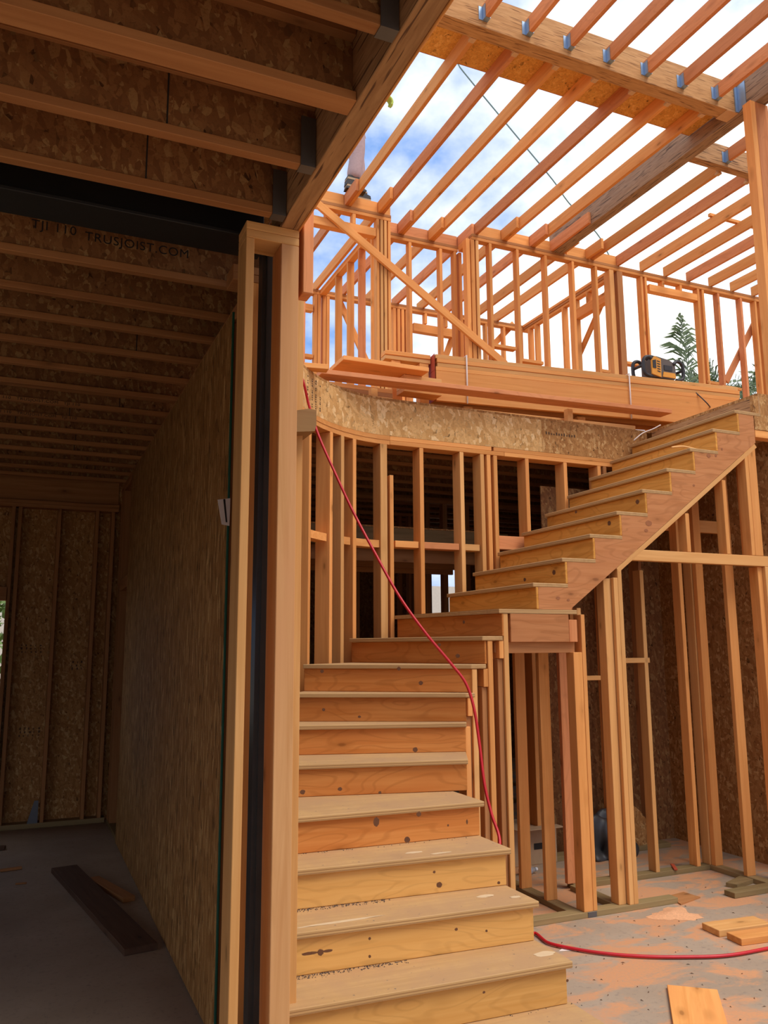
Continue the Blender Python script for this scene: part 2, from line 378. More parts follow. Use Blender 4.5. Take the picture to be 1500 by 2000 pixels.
wo_ = structure('shade_wall_left', (-4.1, 3, 0), 'unseen outer wall added to shade dark room, opened for side light', 'wall')  # added out of view to hold daylight back; opening sized for side light
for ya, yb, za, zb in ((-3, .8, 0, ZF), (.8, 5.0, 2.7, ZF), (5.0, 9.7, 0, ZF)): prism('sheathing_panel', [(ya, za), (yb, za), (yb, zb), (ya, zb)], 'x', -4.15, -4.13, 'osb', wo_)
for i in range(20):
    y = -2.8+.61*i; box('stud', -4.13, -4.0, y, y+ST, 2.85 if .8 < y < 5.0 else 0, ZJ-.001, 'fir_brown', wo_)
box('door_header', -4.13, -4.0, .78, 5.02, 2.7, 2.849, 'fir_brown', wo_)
wr = structure('shade_wall_rear', (-1.5, -3, 0), 'unseen rear wall added to shade dark room, opened to admit light', 'wall')  # added behind the camera for shade; its gap lets some light through
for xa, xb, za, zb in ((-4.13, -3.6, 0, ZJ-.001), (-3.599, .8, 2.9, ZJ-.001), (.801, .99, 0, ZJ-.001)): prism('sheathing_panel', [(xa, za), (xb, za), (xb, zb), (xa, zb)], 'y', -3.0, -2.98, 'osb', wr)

ce = structure('ceiling', (-1.5, 3, ZJ), 'open ceiling of wooden I joists under strand board subfloor', 'ceiling')
FW, FT = .045, .036
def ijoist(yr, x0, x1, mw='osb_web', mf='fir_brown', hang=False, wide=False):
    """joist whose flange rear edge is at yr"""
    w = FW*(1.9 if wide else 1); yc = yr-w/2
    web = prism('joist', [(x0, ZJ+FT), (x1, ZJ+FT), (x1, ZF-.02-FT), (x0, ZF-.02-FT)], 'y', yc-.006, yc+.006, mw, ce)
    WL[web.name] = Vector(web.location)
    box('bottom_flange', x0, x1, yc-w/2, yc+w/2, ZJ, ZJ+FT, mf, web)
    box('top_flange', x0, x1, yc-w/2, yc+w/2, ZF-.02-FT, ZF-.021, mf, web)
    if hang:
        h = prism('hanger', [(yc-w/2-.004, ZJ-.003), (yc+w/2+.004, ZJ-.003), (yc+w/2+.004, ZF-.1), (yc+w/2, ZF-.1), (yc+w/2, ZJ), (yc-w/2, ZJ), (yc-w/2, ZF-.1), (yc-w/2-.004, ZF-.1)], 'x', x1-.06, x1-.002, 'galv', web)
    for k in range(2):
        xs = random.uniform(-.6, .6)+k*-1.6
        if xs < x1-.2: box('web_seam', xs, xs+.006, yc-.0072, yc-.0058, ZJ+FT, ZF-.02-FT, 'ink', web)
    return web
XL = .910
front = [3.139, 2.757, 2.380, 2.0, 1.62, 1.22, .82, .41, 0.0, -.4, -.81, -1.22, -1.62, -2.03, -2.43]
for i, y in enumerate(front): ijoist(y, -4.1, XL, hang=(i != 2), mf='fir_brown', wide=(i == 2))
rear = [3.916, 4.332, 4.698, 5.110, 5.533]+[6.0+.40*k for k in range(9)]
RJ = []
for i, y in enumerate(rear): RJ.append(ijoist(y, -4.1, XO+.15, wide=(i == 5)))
pt0 = at(205, 468, y=rear[0]-FW/2-.0065)
for s, u, v in (('TJI 110', 106, 445), ('TRUSJOIST.COM', 270, 480)):
    p = at(u, v, y=rear[0]-FW/2-.0065); text('joist_lettering', s, .062, 'ink', face_mat(p, (1, 0, 0), (0, 0, 1)), RJ[0], 1.0)
for i, s in ((6, 'TJI 110   TRUSJOIST.COM   TJI 110'), (7, 'TJI 110   TRUSJOIST.COM   TJI 110')):
    yc = rear[i]-FW-.0008; text('joist_lettering', s, .03, 'ink', face_mat((.0, yc, ZJ+FT/2), (1, 0, 0), (0, 0, 1)), RJ[i], 1.2)
for k in range(12):
    ya = -3+1.22*k; yb = min(ya+1.216, 9.7)
    if ya < 9.6: prism('subfloor_panel', [(-4.15, ya), (.995, ya), (.995, yb), (-4.15, yb)], 'z', ZF-.02, ZF, 'osb', ce)

lb = structure('laminated_beam', (.955, 0, ZJ), 'long dark laminated strand beam carrying the joist hangers', 'beam')
box('beam_body', .911, .9915, -3, 3.325, ZJ, ZF-.021, 'lvl', lb)
box('edge_board', .992, 1.001, -3, 3.325, ZJ-.004, ZF-.021, 'fir', lb)
hb = structure('edge_stud', (1.045, 3.22, 3.3), 'short upright stud end hung beside the laminated beam', 'stud')
z_ = at(595, 577, y=3.2).z
box('stud_piece', 1.012, 1.057, 3.17, 3.26, z_, ZF-.02, 'fir_pink', hb)

sb = structure('steel_beam', (-1.5, 3.42, ZJ), 'black painted steel beam crossing the ceiling', 'steel beam')
for nme, ya, yb, za, zb in (('bottom_flange', 3.325, 3.525, ZJ, ZJ+.016), ('web', 3.415, 3.432, ZJ+.0165, ZF-.038), ('top_flange', 3.325, 3.525, ZF-.037, ZF-.021)):
    box(nme, -4.1, .90, ya, yb, za, zb, 'steel_dark', sb)
tag(sb, sb['label'], 'steel beam', None, 'structure')

# framed post with the steel column in its pocket
PY = 3.187
px0, px1 = at(481, 470, y=PY).x, at(584.5, 470, y=PY).x
po = structure('wall_post', ((px0+px1)/2, PY+.07, 0), 'framed wooden post at wall end enclosing a steel column', 'post')
box('cap_plate', px0, px1, PY, PY+.14, ZJ-.037, ZJ-.001, 'fir_pale', po); box('cap_plate', px0, px1, PY, PY+.14, ZJ-.075, ZJ-.038, 'fir_pale', po)
xa = at(550, 478, y=PY).x
box('stud', px0, px0+.036, PY, PY+.14, .039, ZJ-.0755, 'fir_pale', po); box('corner_post', xa, px1, PY, PY+.14, .039, ZJ-.0755, 'fir_tan', po)
box('bottom_plate', px0, px1, PY, PY+.14, 0, ST, 'treated', po)
for xx, yy, m_ in ((at(490, 1070, y=3.6).x-.019, 3.6, 'fir'), (at(500, 1070, y=3.64).x-.01, 3.64, 'fir_pale')): box('back_stud', xx, xx+ST, yy, yy+.089, 0, ZJ-.08, m_, po)  # paler wood stands in for light that misses this pocket
box('back_plate', px0+.04, px1, 3.60, 3.74, ZJ-.079, ZJ-.041, 'fir_brown', po); box('back_plate', px0+.04, px1, 3.60, 3.74, ZJ-.04, ZJ-.002, 'fir_brown', po)
cl = structure('steel_column', (.945, 3.43, 0), 'round-cornered dark steel column standing inside the wooden post', 'steel column')
c_ = bpy.data.objects.new('shaft', None)
bm = bmesh.new(); bmesh.ops.create_cube(bm, size=1); bmesh.ops.scale(bm, vec=(.10, .10, ZJ-.012), verts=bm.verts)
bmesh.ops.bevel(bm, geom=[e for e in bm.edges if abs(e.verts[0].co.z-e.verts[1].co.z) > 1], offset=.018, segments=4, affect='EDGES')
me = bpy.data.meshes.new('shaft'); bm.to_mesh(me); bm.free(); me.materials.append(MATS['steel_grey']); o = bpy.data.objects.new('shaft', me); link(o, cl); o.location = (at(504, 1070, y=3.385).x+.05, 3.435, (ZJ-.012)/2+.011)
box('base_plate', .85, 1.02, 3.345, 3.52, 0, .0105, 'steel_dark', cl)

# white tag on the panel edge
tg = root('paper_tag', at(440, 1028, y=4.07), 'white paper grade tag with black stripe on edge of strand board wall', 'tag')
A, B, Cc, D = [at(u, v, y=4.07) for u, v in ((425, 976), (450, 973), (448, 1027), (433, 1024))]
t_ = mesh('tag_sheet', [A, B, Cc, D]+[p+Vector((0, .003, 0)) for p in (A, B, Cc, D)], [(0, 1, 2, 3), (7, 6, 5, 4), (0, 4, 5, 1), (1, 5, 6, 2), (2, 6, 7, 3), (3, 7, 4, 0)], 'paper', tg)
P = [at(u, v, y=4.0685) for u, v in ((436, 975), (440, 974.5), (444, 1020), (441, 1020))]
mesh('stripe', P+[p+Vector((0, .001, 0)) for p in P], [(0, 1, 2, 3), (7, 6, 5, 4), (0, 4, 5, 1), (1, 5, 6, 2), (2, 6, 7, 3), (3, 7, 4, 0)], 'ink', tg)

# ================================================================== staircase
zt = lambda i: .205+.1845*i
nose = {0: ((1.03, 3.09), (2.38, 3.06)), 1: ((1.03, 3.365), (2.372, 3.33)), 2: ((1.06, 3.655), (2.38, 3.597)), 3: ((1.11, 3.94), (2.40, 3.87)), 4: ((1.19, 4.20), (2.424, 4.176)),
        5: ((1.36, 4.75), (2.505, 4.498)), 6: ((1.53, 5.14), (2.667, 4.80)), 7: ((1.66, 5.38), (2.69, 4.84)), 8: ((1.81, 5.58), (2.735, 4.84)), 9: ((2.33, 6.03), (2.825, 4.84)), 10: ((2.76, 6.12), (2.96, 4.84))}
for i in range(11, 20): nose[i] = ((3.24+.2525*(i-11), 6.125), (3.24+.2525*(i-11), 4.84))
nose[20] = ((5.512, 6.125), (5.512, 4.84))
sc = root('staircase', (2.4, 4.4, 0), 'rough wooden winder staircase with plywood treads climbing to upper floor', 'staircase')
TT = .029
def off(i, d):
    a, b = Vector(nose[i][0]), Vector(nose[i][1]); t = (b-a).normalized(); n = Vector((-t.y, t.x))
    return a+n*d, b+n*d
def quad_solid(name, p, z0, z1, mat):
    """plan quad p extruded, local X along the front edge"""
    a, b, c, d = [Vector((q[0], q[1])) for q in p]
    X = (b-a).normalized(); ang = math.atan2(X.y, X.x); o2 = (a+b+c+d)/4
    R2 = Matrix.Rotation(-ang, 2)
    loc = [R2 @ (q-o2) for q in (a, b, c, d)]; h = (z1-z0)/2
    bm = bmesh.new(); vs = [bm.verts.new((q.x, q.y, s)) for s in (-h, h) for q in loc]
    for fc in ((3, 2, 1, 0), (4, 5, 6, 7), (0, 1, 5, 4), (1, 2, 6, 5), (2, 3, 7, 6), (3, 0, 4, 7)): bm.faces.new([vs[k] for k in fc])
    bmesh.ops.bevel(bm, geom=bm.edges[:], offset=.003, segments=1, affect='EDGES')
    me = bpy.data.meshes.new(name); bm.to_mesh(me); bm.free(); me.materials.append(MATS[mat])
    o = bpy.data.objects.new(name, me); link(o, sc); o.matrix_basis = Matrix.Translation((o2.x, o2.y, (z0+z1)/2)) @ Matrix.Rotation(ang, 4, 'Z')
    return o
RIS, TRD = {}, {}
for i in range(0, 21):
    z = zt(i); low = i <= 4
    # riser
    a, b = off(i, .024); c, d = off(i, .043)
    rx = -.02 if low else 0
    tdir = (b-a).normalized()
    RIS[i] = quad_solid('riser', (a, b+tdir*rx, d+tdir*rx, c), (zt(i-1) if i else 0)+.001, z-TT-.001, 'stair_ply' if i <= 3 else ('lvl' if i == 20 else ('stair_gold_lit' if i > 10 else 'stair_fir')))
    if i == 20: continue
    a, b = off(i, 0); e, f_ = off(i+1, .0425)
    if i == 10:
        o = prism('tread', [tuple(a), tuple(b), (3.60, 4.84), (3.60, 4.88), tuple(f_), tuple(e)], 'z', z-TT, z, 'tread', sc)
    elif 7 <= i <= 9:
        n_ = nose[i+1][1]
        quad_solid('tread', (a, b, (n_[0]+.026, 4.842), e), z-TT, z, 'tread')
    elif i < 5:
        ex = 2.40+.0*i if i < 4 else 2.43
        TRD[i] = quad_solid('tread', (a, b, (b.x, f_.y+.0), e), z-TT, z, 'tread')
    else:
        quad_solid('tread', (a, b, f_, e), z-TT, z, 'tread')
# ply lamination lines on nosings are fine relief; carriages close the sides of the lower steps
for i in range(0, 5):
    b0 = nose[i][1]; b1 = nose[i+1][1]
    prism('side_panel', [(b0[1]+.045, 0 if i == 0 else zt(i-1)+.0), (b1[1]+.02, 0 if i == 0 else zt(i-1)), (b1[1]+.02, zt(i)-TT-.001), (b0[1]+.045, zt(i)-TT-.001)], 'x', min(b0[0], b1[0])-.045, min(b0[0], b1[0])-.026, 'stair_fir', sc)
def disc(name, c, X, Y, a, b, mat, par, n=14):
    N_ = X.cross(Y); V = []; F = []
    rr = [(math.cos(2*math.pi*k/n), math.sin(2*math.pi*k/n)) for k in range(n)]
    for h in (0, .0012):
        for cx, sx in rr: V.append(c+X*(a*cx*random.uniform(.85, 1.1))+Y*(b*sx*random.uniform(.85, 1.1))+N_*h)
    F = [tuple(range(n))[::-1], tuple(range(n, 2*n))]+[(k, (k+1) % n, n+(k+1) % n, n+k) for k in range(n)]
    return mesh(name, V, F, mat, par)
plain('knot', (.14, .05, .015), .8, 0, .3, 60); plain('knot_pale', (.34, .12, .04), .8, 0, .3, 60); plain('scuff', (.66, .48, .28), .9); plain('crumb', (.07, .05, .045), .95)
def on_riser(i, u, v):
    a, b = off(i, .0235); t = (b-a).normalized(); n2 = Vector((-t.y, t.x))
    d = at(u, v, y=1.0)-CAM; k = ((a-CAM.xy).dot(n2))/(d.xy.dot(n2)); return CAM+d*k, Vector((t.x, t.y, 0))
for i, u, v, a, b in ((1, 605, 1862, .035, .006), (1, 640, 1857, .02, .006), (1, 626, 1860, .013, .013), (2, 858, 1728, .015, .013), (2, 974, 1724, .008, .007), (2, 848, 1703, .007, .006), (1, 722, 1833, .006, .006), (1, 722, 1868, .006, .006), (1, 891, 1815, .008, .006), (1, 950, 1818, .006, .005),
                      (3, 735, 1605, .016, .022), (3, 795, 1640, .016, .014), (3, 818, 1590, .014, .012), (3, 875, 1612, .005, .006), (3, 912, 1605, .005, .012), (0, 945, 1938, .006, .005), (0, 1108, 1915, .006, .006), (4, 591, 1547, .014, .012), (4, 664, 1541, .012, .010), (4, 742, 1548, .009, .008),
                      (5, 811, 1464, .016, .014), (6, 632, 1386, .010, .010), (6, 702, 1400, .010, .008), (7, 629, 1311, .012, .012), (7, 779, 1306, .013, .012), (7, 822, 1334, .014, .014), (8, 858, 1259, .011, .011), (8, 894, 1281, .015, .013), (9, 906, 1215, .010, .012),
                      (15, 1245, 980, .02, .018), (14, 1190, 1022, .02, .018), (13, 1080, 1111, .02, .016), (14, 1125, 1000, .014, .012), (17, 1228, 947, .012, .01), (12, 1082, 1118, .02, .018), (11, 1025, 1132, .016, .013)):
    c, X = on_riser(i, u, v); disc('knot', c, X, Vector((0, 0, 1)), a, b, 'knot', RIS[i])
for u, v, a, b in ((1267, 1022, .05, .035), (1262, 1036, .03, .02), (1384, 890, .035, .03), (1398, 890, .02, .02), (1410, 877, .018, .018), (1355, 948, .02, .015), (1090, 1168, .03, .02), (1110, 1172, .02, .015)):
    disc('knot', at(u, v, y=4.8415), Vector((1, 0, 0)), Vector((0, 0, 1)), a*.6, b*.6, 'knot_pale', sc)
for i, u, v, a, b in ((1, 1063, 1863, .055, .028), (2, 948, 1750, .05, .02), (2, 1006, 1752, .03, .014), (3, 808, 1665, .05, .015), (3, 862, 1666, .06, .012), (2, 665, 1800, .2, .012)):
    c = at(u, v, z=zt(i)+.0004); disc('scuff_mark', c, Vector((1, 0, 0)), Vector((0, 1, 0)), a, b, 'scuff', TRD[i])
V = []; F = []
for i, u0, u1 in ((1, 575, 740), (2, 575, 700), (0, 700, 1000), (3, 600, 900)):
    for k in range(260 if i in (1, 2) else 40):
        a, b = off(i+1, .0235); w = random.random()**1.7; q = a.lerp(b, w*(.45 if i in (1, 2) else 1)+.03); q = q-Vector((0, 1))*(random.random()**2*.035+.004); r_ = random.uniform(.0015, .005); ph = random.uniform(0, 6)
        b0 = len(V); V += [Vector((q.x+r_*math.cos(ph+2.1*m), q.y+r_*math.sin(ph+2.1*m), zt(i)+.0004)) for m in range(3)]+[Vector((q.x, q.y, zt(i)+.004))]; F += [(b0, b0+1, b0+3), (b0+1, b0+2, b0+3), (b0+2, b0, b0+3)]
tag(mesh('dirt_crumbs', V, F, 'crumb', sc), 'dark dirt crumbs swept along the risers', None, None, 'stuff')
# stringers of the upper flight
for y0 in (4.842, 6.08):
    pts = [(3.285, zt(10)+.001)]
    for i in range(11, 20):
        xn = 3.24+.2525*(i-11)
        pts += [(xn+.0435, zt(i-1)+.001), (xn+.0435, zt(i)-TT-.001)]
    pts += [(5.47, zt(19)-TT-.001), (5.47, 3.452), (3.56, 2.063), (3.56, zt(10)+.001)]
    pts = pts[1:]
    prism('stringer', pts, 'y', y0+.0, y0+.038, 'stringer', sc)
# landing rim below step 10
lr = box('landing_rim', at(997, 1200, y=4.84).x, 3.53, 4.842, 4.88, zt(10)-TT-.195, zt(10)-TT-.001, 'stringer', sc)
box('rim_block', 3.532, 3.60, 4.842, 4.88, zt(10)-TT-.195, zt(10)-TT-.04, 'fir_pink', sc)
box('landing_joist', 3.0, 3.60, 4.883, 4.92, zt(10)-TT-.27, zt(10)-TT-.05, 'fir_brown', sc)

# ================================================================== framing under the stair
ws = structure('wall_stair', (4, 4.9, 0), 'stud framing under the landing and upper stair flight', 'wall')
YS = 4.845
box('bottom_plate', 2.5, at(1322, 1763, z=0).x, YS, YS+.089, 0, ST, 'treated', ws)
box('metal_strap', at(1142, 1790, z=0).x, at(1165, 1790, z=0).x, YS-.003, YS-.0005, .002, ST-.002, 'galv', ws)
def ladder(u, v, ztop, mat='fir_pale', w=ST):
    x = at(u, v, y=YS).x; box('stud', x-w/2, x+w/2, YS, YS+.089, ST, ztop, mat, ws)
# stepped studs carrying the inner ends of the winders
for i, u, v in ((7, 929, 1400), (8, 961, 1400), (9, 993, 1400)):
    ladder(u, v, zt(i+1)-TT-.002, 'fir_pale' if i != 8 else 'fir')
    x = at(u, v, y=YS).x; box('cleat', x-.055, x-.021, YS+.001, YS+.089, zt(i)-TT-.12, zt(i)-TT-.002, 'fir', ws)
    box('stud', x-.06, x-.022, YS+.02, YS+.089, ST, zt(i)-TT-.122, 'fir_brown', ws)
ladder(914, 1420, zt(6)-TT-.002, 'fir')
zc = zt(10)-TT-.197
x0 = at(1137, 1700, y=YS).x
for k, (xa, xb, z1) in enumerate(((at(1121, 1300, y=YS).x, at(1138, 1300, y=YS).x, zc-.07), (at(1138.5, 1300, y=YS).x, at(1146, 1300, y=YS).x, zt(10)-TT-.002))):
    box('stud', xa, xb, YS, YS+.089, ST, z1, 'fir', ws)
box('stud', at(1146.5, 1300, y=YS).x, at(1150, 1300, y=YS).x+.02, YS+.09, YS+.13, ST, zt(10)+.02, 'fir_pale', ws)
box('landing_beam', 2.95, at(1120, 1300, y=YS).x, YS+.05, YS+.089, zc-.069, zc-.001, 'fir_brown', ws)
# double stud under the stringer and door header
sx = at(1210, 1400, y=YS).x
box('stud', at(1196, 1300, y=YS).x-.02, at(1203, 1300, y=YS).x+.012, YS+.03, YS+.115, ST, 2.063+.727*(at(1196, 1300, y=YS).x-.02-3.56)-.004, 'fir_pale', ws)
xd = at(1210, 1105, y=YS).x
box('stud', xd-.062, xd-.024, YS, YS+.089, ST, 2.29, 'fir_pale', ws)
box('stud', xd-.023, xd+.015, YS, YS+.089, ST, 2.424, 'fir_pale', ws)
box('header', xd-.025, 5.95, YS, YS+.05, 2.425, 2.508, 'fir_pale', ws)
# sloping plate and cripple studs
beam('sloping_plate', (3.985, YS+.044, 2.345), (5.475, YS+.044, 3.428), .089, .038, 'fir_pale', ws, up=(-.59, 0, .81))
def zsl(x): return 2.345+(x-3.985)*(3.428-2.345)/1.49-.026
for u, v in ((1347, 1080), (1424, 1080), (1478, 1080)):
    x = at(u, v, y=YS).x
    if u < 1470: box('cripple_stud', x-.019, x+.019, YS, YS+.089, 2.51, zsl(x)-.016, 'fir', ws)
xr = at(1478, 1080, y=YS).x
box('stud', xr-.05, xr-.012, YS+.0, YS+.089, 2.51, 3.50, 'fir', ws); box('stud', xr-.01, xr+.075, YS, YS+.14, 2.51, 3.50, 'fir', ws)
xk = at(1494, 1108, y=YS).x
box('stud', xk-.05, xk+.0, YS+.03, YS+.12, 0, 2.424, 'fir', ws); box('stud', xk+.002, xk+.04, YS, YS+.089, 0, 2.424, 'fir_pale', ws)
box('plate', 5.48, 6.2, YS, YS+.089, 3.502, 3.565, 'fir', ws)
prism('rim_panel', [(5.48, 3.567), (7.5, 3.567), (7.5, ZF-.021), (5.48, ZF-.021)], 'y', YS-.004, YS+.03, 'osb', ws)
# closet walls behind
wc = structure('wall_closet', (4.5, 5.5, 0), 'stud partitions of the closet beneath the stair', 'wall')
YC = 5.42
box('bottom_plate', 3.9, 5.24, YC, YC+.089, 0, ST, 'treated', wc)
box('bottom_plate', 3.48, 3.57, YS+.09, 5.8, 0, ST, 'treated', wc)
box('bottom_plate', 3.86, 3.95, YS+.09, YC-.001, 0, ST, 'treated', wc)
box('bottom_plate', 5.24, 5.33, 3.6, YC+.089, 0, ST, 'treated', wc)
for u, v, mt in ((1207, 1690, 'fir_brown'), (1285, 1690, 'fir_pale'), (1365, 1680, 'fir'), (1390, 1680, 'fir_pale')):
    x = at(u, v, y=YC).x; box('stud', x-.019, x+.019, YC, YC+.089, ST, 2.42 if u < 1300 else 3.4, mt, wc)
box('stud', 5.25, 5.33, YC-.05, YC-.005, ST, 3.4, 'fir', wc)
for u, v in ((1455, 1690),): study(wc, u, v, 5.24, ST, 3.4, 'fir')
for y in (4.7, 4.3): box('stud', 5.24, 5.329, y, y+ST, ST, 2.42 if y < 4.8 else 3.4, 'fir', wc) if y < 4.0 else None
for yy, x, mt in ((5.50, 3.48, 'fir'), (5.18, 3.48, 'fir'), (5.46, 3.86, 'fir_pink'), (5.75, 3.48, 'fir_brown')): box('stud', x, x+.089, yy-.019, yy+.019, ST, 1.95, mt, wc)
box('block', 3.96, 4.25, YC+.0, YC+.06, 1.53, 1.565, 'fir_pale', wc); box('block', 4.30, 4.74, YC, YC+.06, 1.66, 1.70, 'fir_pale', wc)
zz = at(1380, 1025, y=YC).z
box('block', 4.75, 5.788, YC+.09, YC+.13, zz-.055, zz+.055, 'fir', wc)
# sheathing behind the closet
wk = structure('wall_sheathed', (5.0, 6.45, 0), 'dark strand board panels behind the closet studs', 'wall')
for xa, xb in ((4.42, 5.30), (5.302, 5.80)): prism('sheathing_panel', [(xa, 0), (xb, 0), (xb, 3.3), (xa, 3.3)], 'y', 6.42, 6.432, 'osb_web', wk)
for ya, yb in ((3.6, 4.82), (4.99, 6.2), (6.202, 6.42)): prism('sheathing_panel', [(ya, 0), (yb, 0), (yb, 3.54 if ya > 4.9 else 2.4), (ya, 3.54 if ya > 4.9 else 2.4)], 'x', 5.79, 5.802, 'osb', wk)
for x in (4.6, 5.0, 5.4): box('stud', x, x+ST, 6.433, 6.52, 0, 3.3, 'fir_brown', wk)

# ================================================================== curved wall behind the stair
CX, CY, EA, EB = 2.74, 3.15, 1.65, 3.0
def arc(t, o=0.0):
    """point on the curved wall line, t = 0 at the straight part, 90 at the post; o = outward offset"""
    a = math.radians(t); p = Vector((CX-EA*math.sin(a), CY+EB*math.cos(a))); n = Vector((-math.sin(a)/EA, math.cos(a)/EB)).normalized()
    return p+n*o
cw = structure('wall_curved', (2.7, 6.15, 0), 'curved stud wall with bent strand board rim behind the stair', 'wall')
def curved(name, t0, t1, o0, o1, z0, z1, mat, n=20, par=None):
    v = []; f = []
    for k in range(n+1):
        t = t0+(t1-t0)*k/n; a, b = arc(t, o0), arc(t, o1)
        v += [(a.x, a.y, z0), (b.x, b.y, z0), (b.x, b.y, z1), (a.x, a.y, z1)]
    for k in range(n):
        q = 4*k
        for j in range(4): f.append((q+j, q+(j+1) % 4, q+4+(j+1) % 4, q+4+j))
    f += [(3, 2, 1, 0), (4*n, 4*n+1, 4*n+2, 4*n+3)]
    o = mesh(name, v, f, mat, par or cw, False)
    bm = bmesh.new(); bm.from_mesh(o.data); bmesh.ops.recalc_face_normals(bm, faces=bm.faces); bm.to_mesh(o.data); bm.free(); return o
curved('rim_panel', 0, 83, 0, .012, 3.555, ZF-.021, 'osb_light')
Y0 = CY+EB
for xa, xb, m_ in ((CX+.001, at(1058, 850, y=Y0).x, 'osb_light'), (at(1058, 850, y=Y0).x+.001, 5.50, 'osb')):
    prism('rim_panel', [(xa, 3.555), (xb, 3.555), (xb, ZF-.021), (xa, ZF-.021)], 'y', Y0, Y0+.03, m_, cw)
for k, (o0) in enumerate((.0, .004)):
    curved('top_plate', 0, 83, o0, .14, 3.555-ST*(k+1), 3.554-ST*k, 'fir')
xs_ = at(962, 875, y=Y0).x
for k in range(2):
    box('top_plate', CX+.001, xs_-.01 if k == 0 else xs_+.12, Y0, Y0+.14, 3.555-ST*(k+1), 3.554-ST*k, 'fir', cw)
    box('top_plate', xs_+.012 if k == 0 else xs_+.122, 5.50, Y0, Y0+.14, 3.555-ST*(k+1), 3.554-ST*k, 'fir', cw)
ZP = 3.555-2*ST-.001
def arc_from_px(u, v):
    best = min((abs(at(u, v, y=arc(t).y).x-arc(t).x), t) for t in [k*.25 for k in range(0, 340)])
    return best[1]
def curved_stud(t, mat, w=ST, z0=0.04, d=.14, name='stud', z1=None):
    a = arc(t, .0); b = arc(t, d); n = (b-a).normalized(); tt = Vector((-n.y, n.x))
    beam(name, ((a.x+b.x)/2, (a.y+b.y)/2, z0), ((a.x+b.x)/2, (a.y+b.y)/2, z1 or ZP), w, d, mat, cw, up=(n.x, n.y, 0))
for u, v, m_, w in ((587, 1000, 'fir_pale', ST), (605, 1000, 'fir', ST), (647, 1000, 'fir', ST), (669, 1000, 'fir_pale', ST), (693, 1000, 'fir', ST)):
    curved_stud(arc_from_px(u, v), m_, w)
t5 = arc_from_px(750, 1000); curved_stud(t5, 'fir_pale', .064)
for t in (62, 68, 74, 80): curved_stud(t, 'fir_brown')
curved('bottom_plate', 0, 83, 0, .14, 0, .039, 'treated')
box('bottom_plate', CX+.001, 5.5, Y0, Y0+.14, 0, .039, 'treated', cw)
xq = at(765, 1000, y=Y0).x; box('jack_stud', xq-.016, xq+.018, Y0-.001, Y0+.13, .04, at(765, 928, y=Y0).z, 'fir', cw)
for u, v, w, m_ in ((824, 950, ST, 'fir'), (903, 950, ST, 'fir_pale'), (943, 950, ST, 'fir_pale'), (956, 950, ST, 'fir'), (969, 950, ST, 'fir'), (1031, 950, ST, 'fir'), (1105, 930, ST, 'fir'), (1170, 910, ST, 'fir')):
    studx(cw, u, v, Y0, .04, ZP, m_, .14, w)
for u in (4.95, 5.3): box('stud', u, u+ST, Y0, Y0+.14, .04, ZP, 'fir_brown', cw)
# fire blocks between the studs
XS = sorted([xq+.02]+[at(u, 1050, y=Y0).x for u in (824, 903, 943)])
zb = at(790, 1057, y=Y0).z
for k in range(3): box('fire_block', XS[k]+.02, XS[k+1]-.02, Y0+.02, Y0+.13, zb-.05+.0*k, zb+.005, ('fir', 'fir_pink', 'fir_pale')[k], cw)
box('fire_block', at(975, 1050, y=Y0).x, at(1027, 1050, y=Y0).x, Y0+.02, Y0+.13, at(1000, 1060, y=Y0).z-.06, at(1000, 1060, y=Y0).z+.06, 'fir_pink', cw)
t1, t2, t3 = arc_from_px(693, 1000), arc_from_px(647, 1000), arc_from_px(605, 1000)
for ta, tb in ((t5+1.2, t1-.9), (t1+1, arc_from_px(668, 1000)-1), (t2+1, t3-1)): curved('fire_block', ta, tb, .02, .13, zb-.06, zb, 'fir', 3)
# protruding block beside the post
pb = root('block', at(603, 845, y=3.5), 'short beam end jutting from post beside the stair', 'block', None, 'structure')
pa = at(583, 842, y=3.32)
YQ = 3.34
prism('block_body', [(1.004, at(583, 846, y=YQ).z), (at(615, 842, y=YQ).x, at(615, 842, y=YQ).z), (at(618, 830, y=YQ).x, at(618, 830, y=YQ).z), (at(618, 801, y=YQ).x, at(618, 801, y=YQ).z), (at(603, 798, y=YQ).x, at(603, 798, y=YQ).z), (1.004, at(583, 806, y=YQ).z)], 'y', YQ, YQ+.2, 'block_brown', pb)

# stamped print on the bent rim
for j in range(4):
    tt_ = arc_from_px(601+8*j, 780)
    for k in range(13):
        a = arc(tt_, -.0015); n = (arc(tt_, .1)-arc(tt_, 0)).normalized()
        if random.random() < .85: beam('ink_stamp', (a.x, a.y, 3.60+k*.018), (a.x, a.y, 3.60+k*.018+random.uniform(.006, .014)), .012+.01*random.random(), .002, 'stamp', cw, up=(n.x, n.y, 0))
for k in range(12):
    p = at(1066+5*k, 848+.6*k, y=Y0-.0015); box('ink_stamp', p.x, p.x+.014, Y0-.002, Y0-.0004, p.z, p.z+random.uniform(.012, .03), 'stamp', cw)
p = at(1425, 797, x=5.53); 

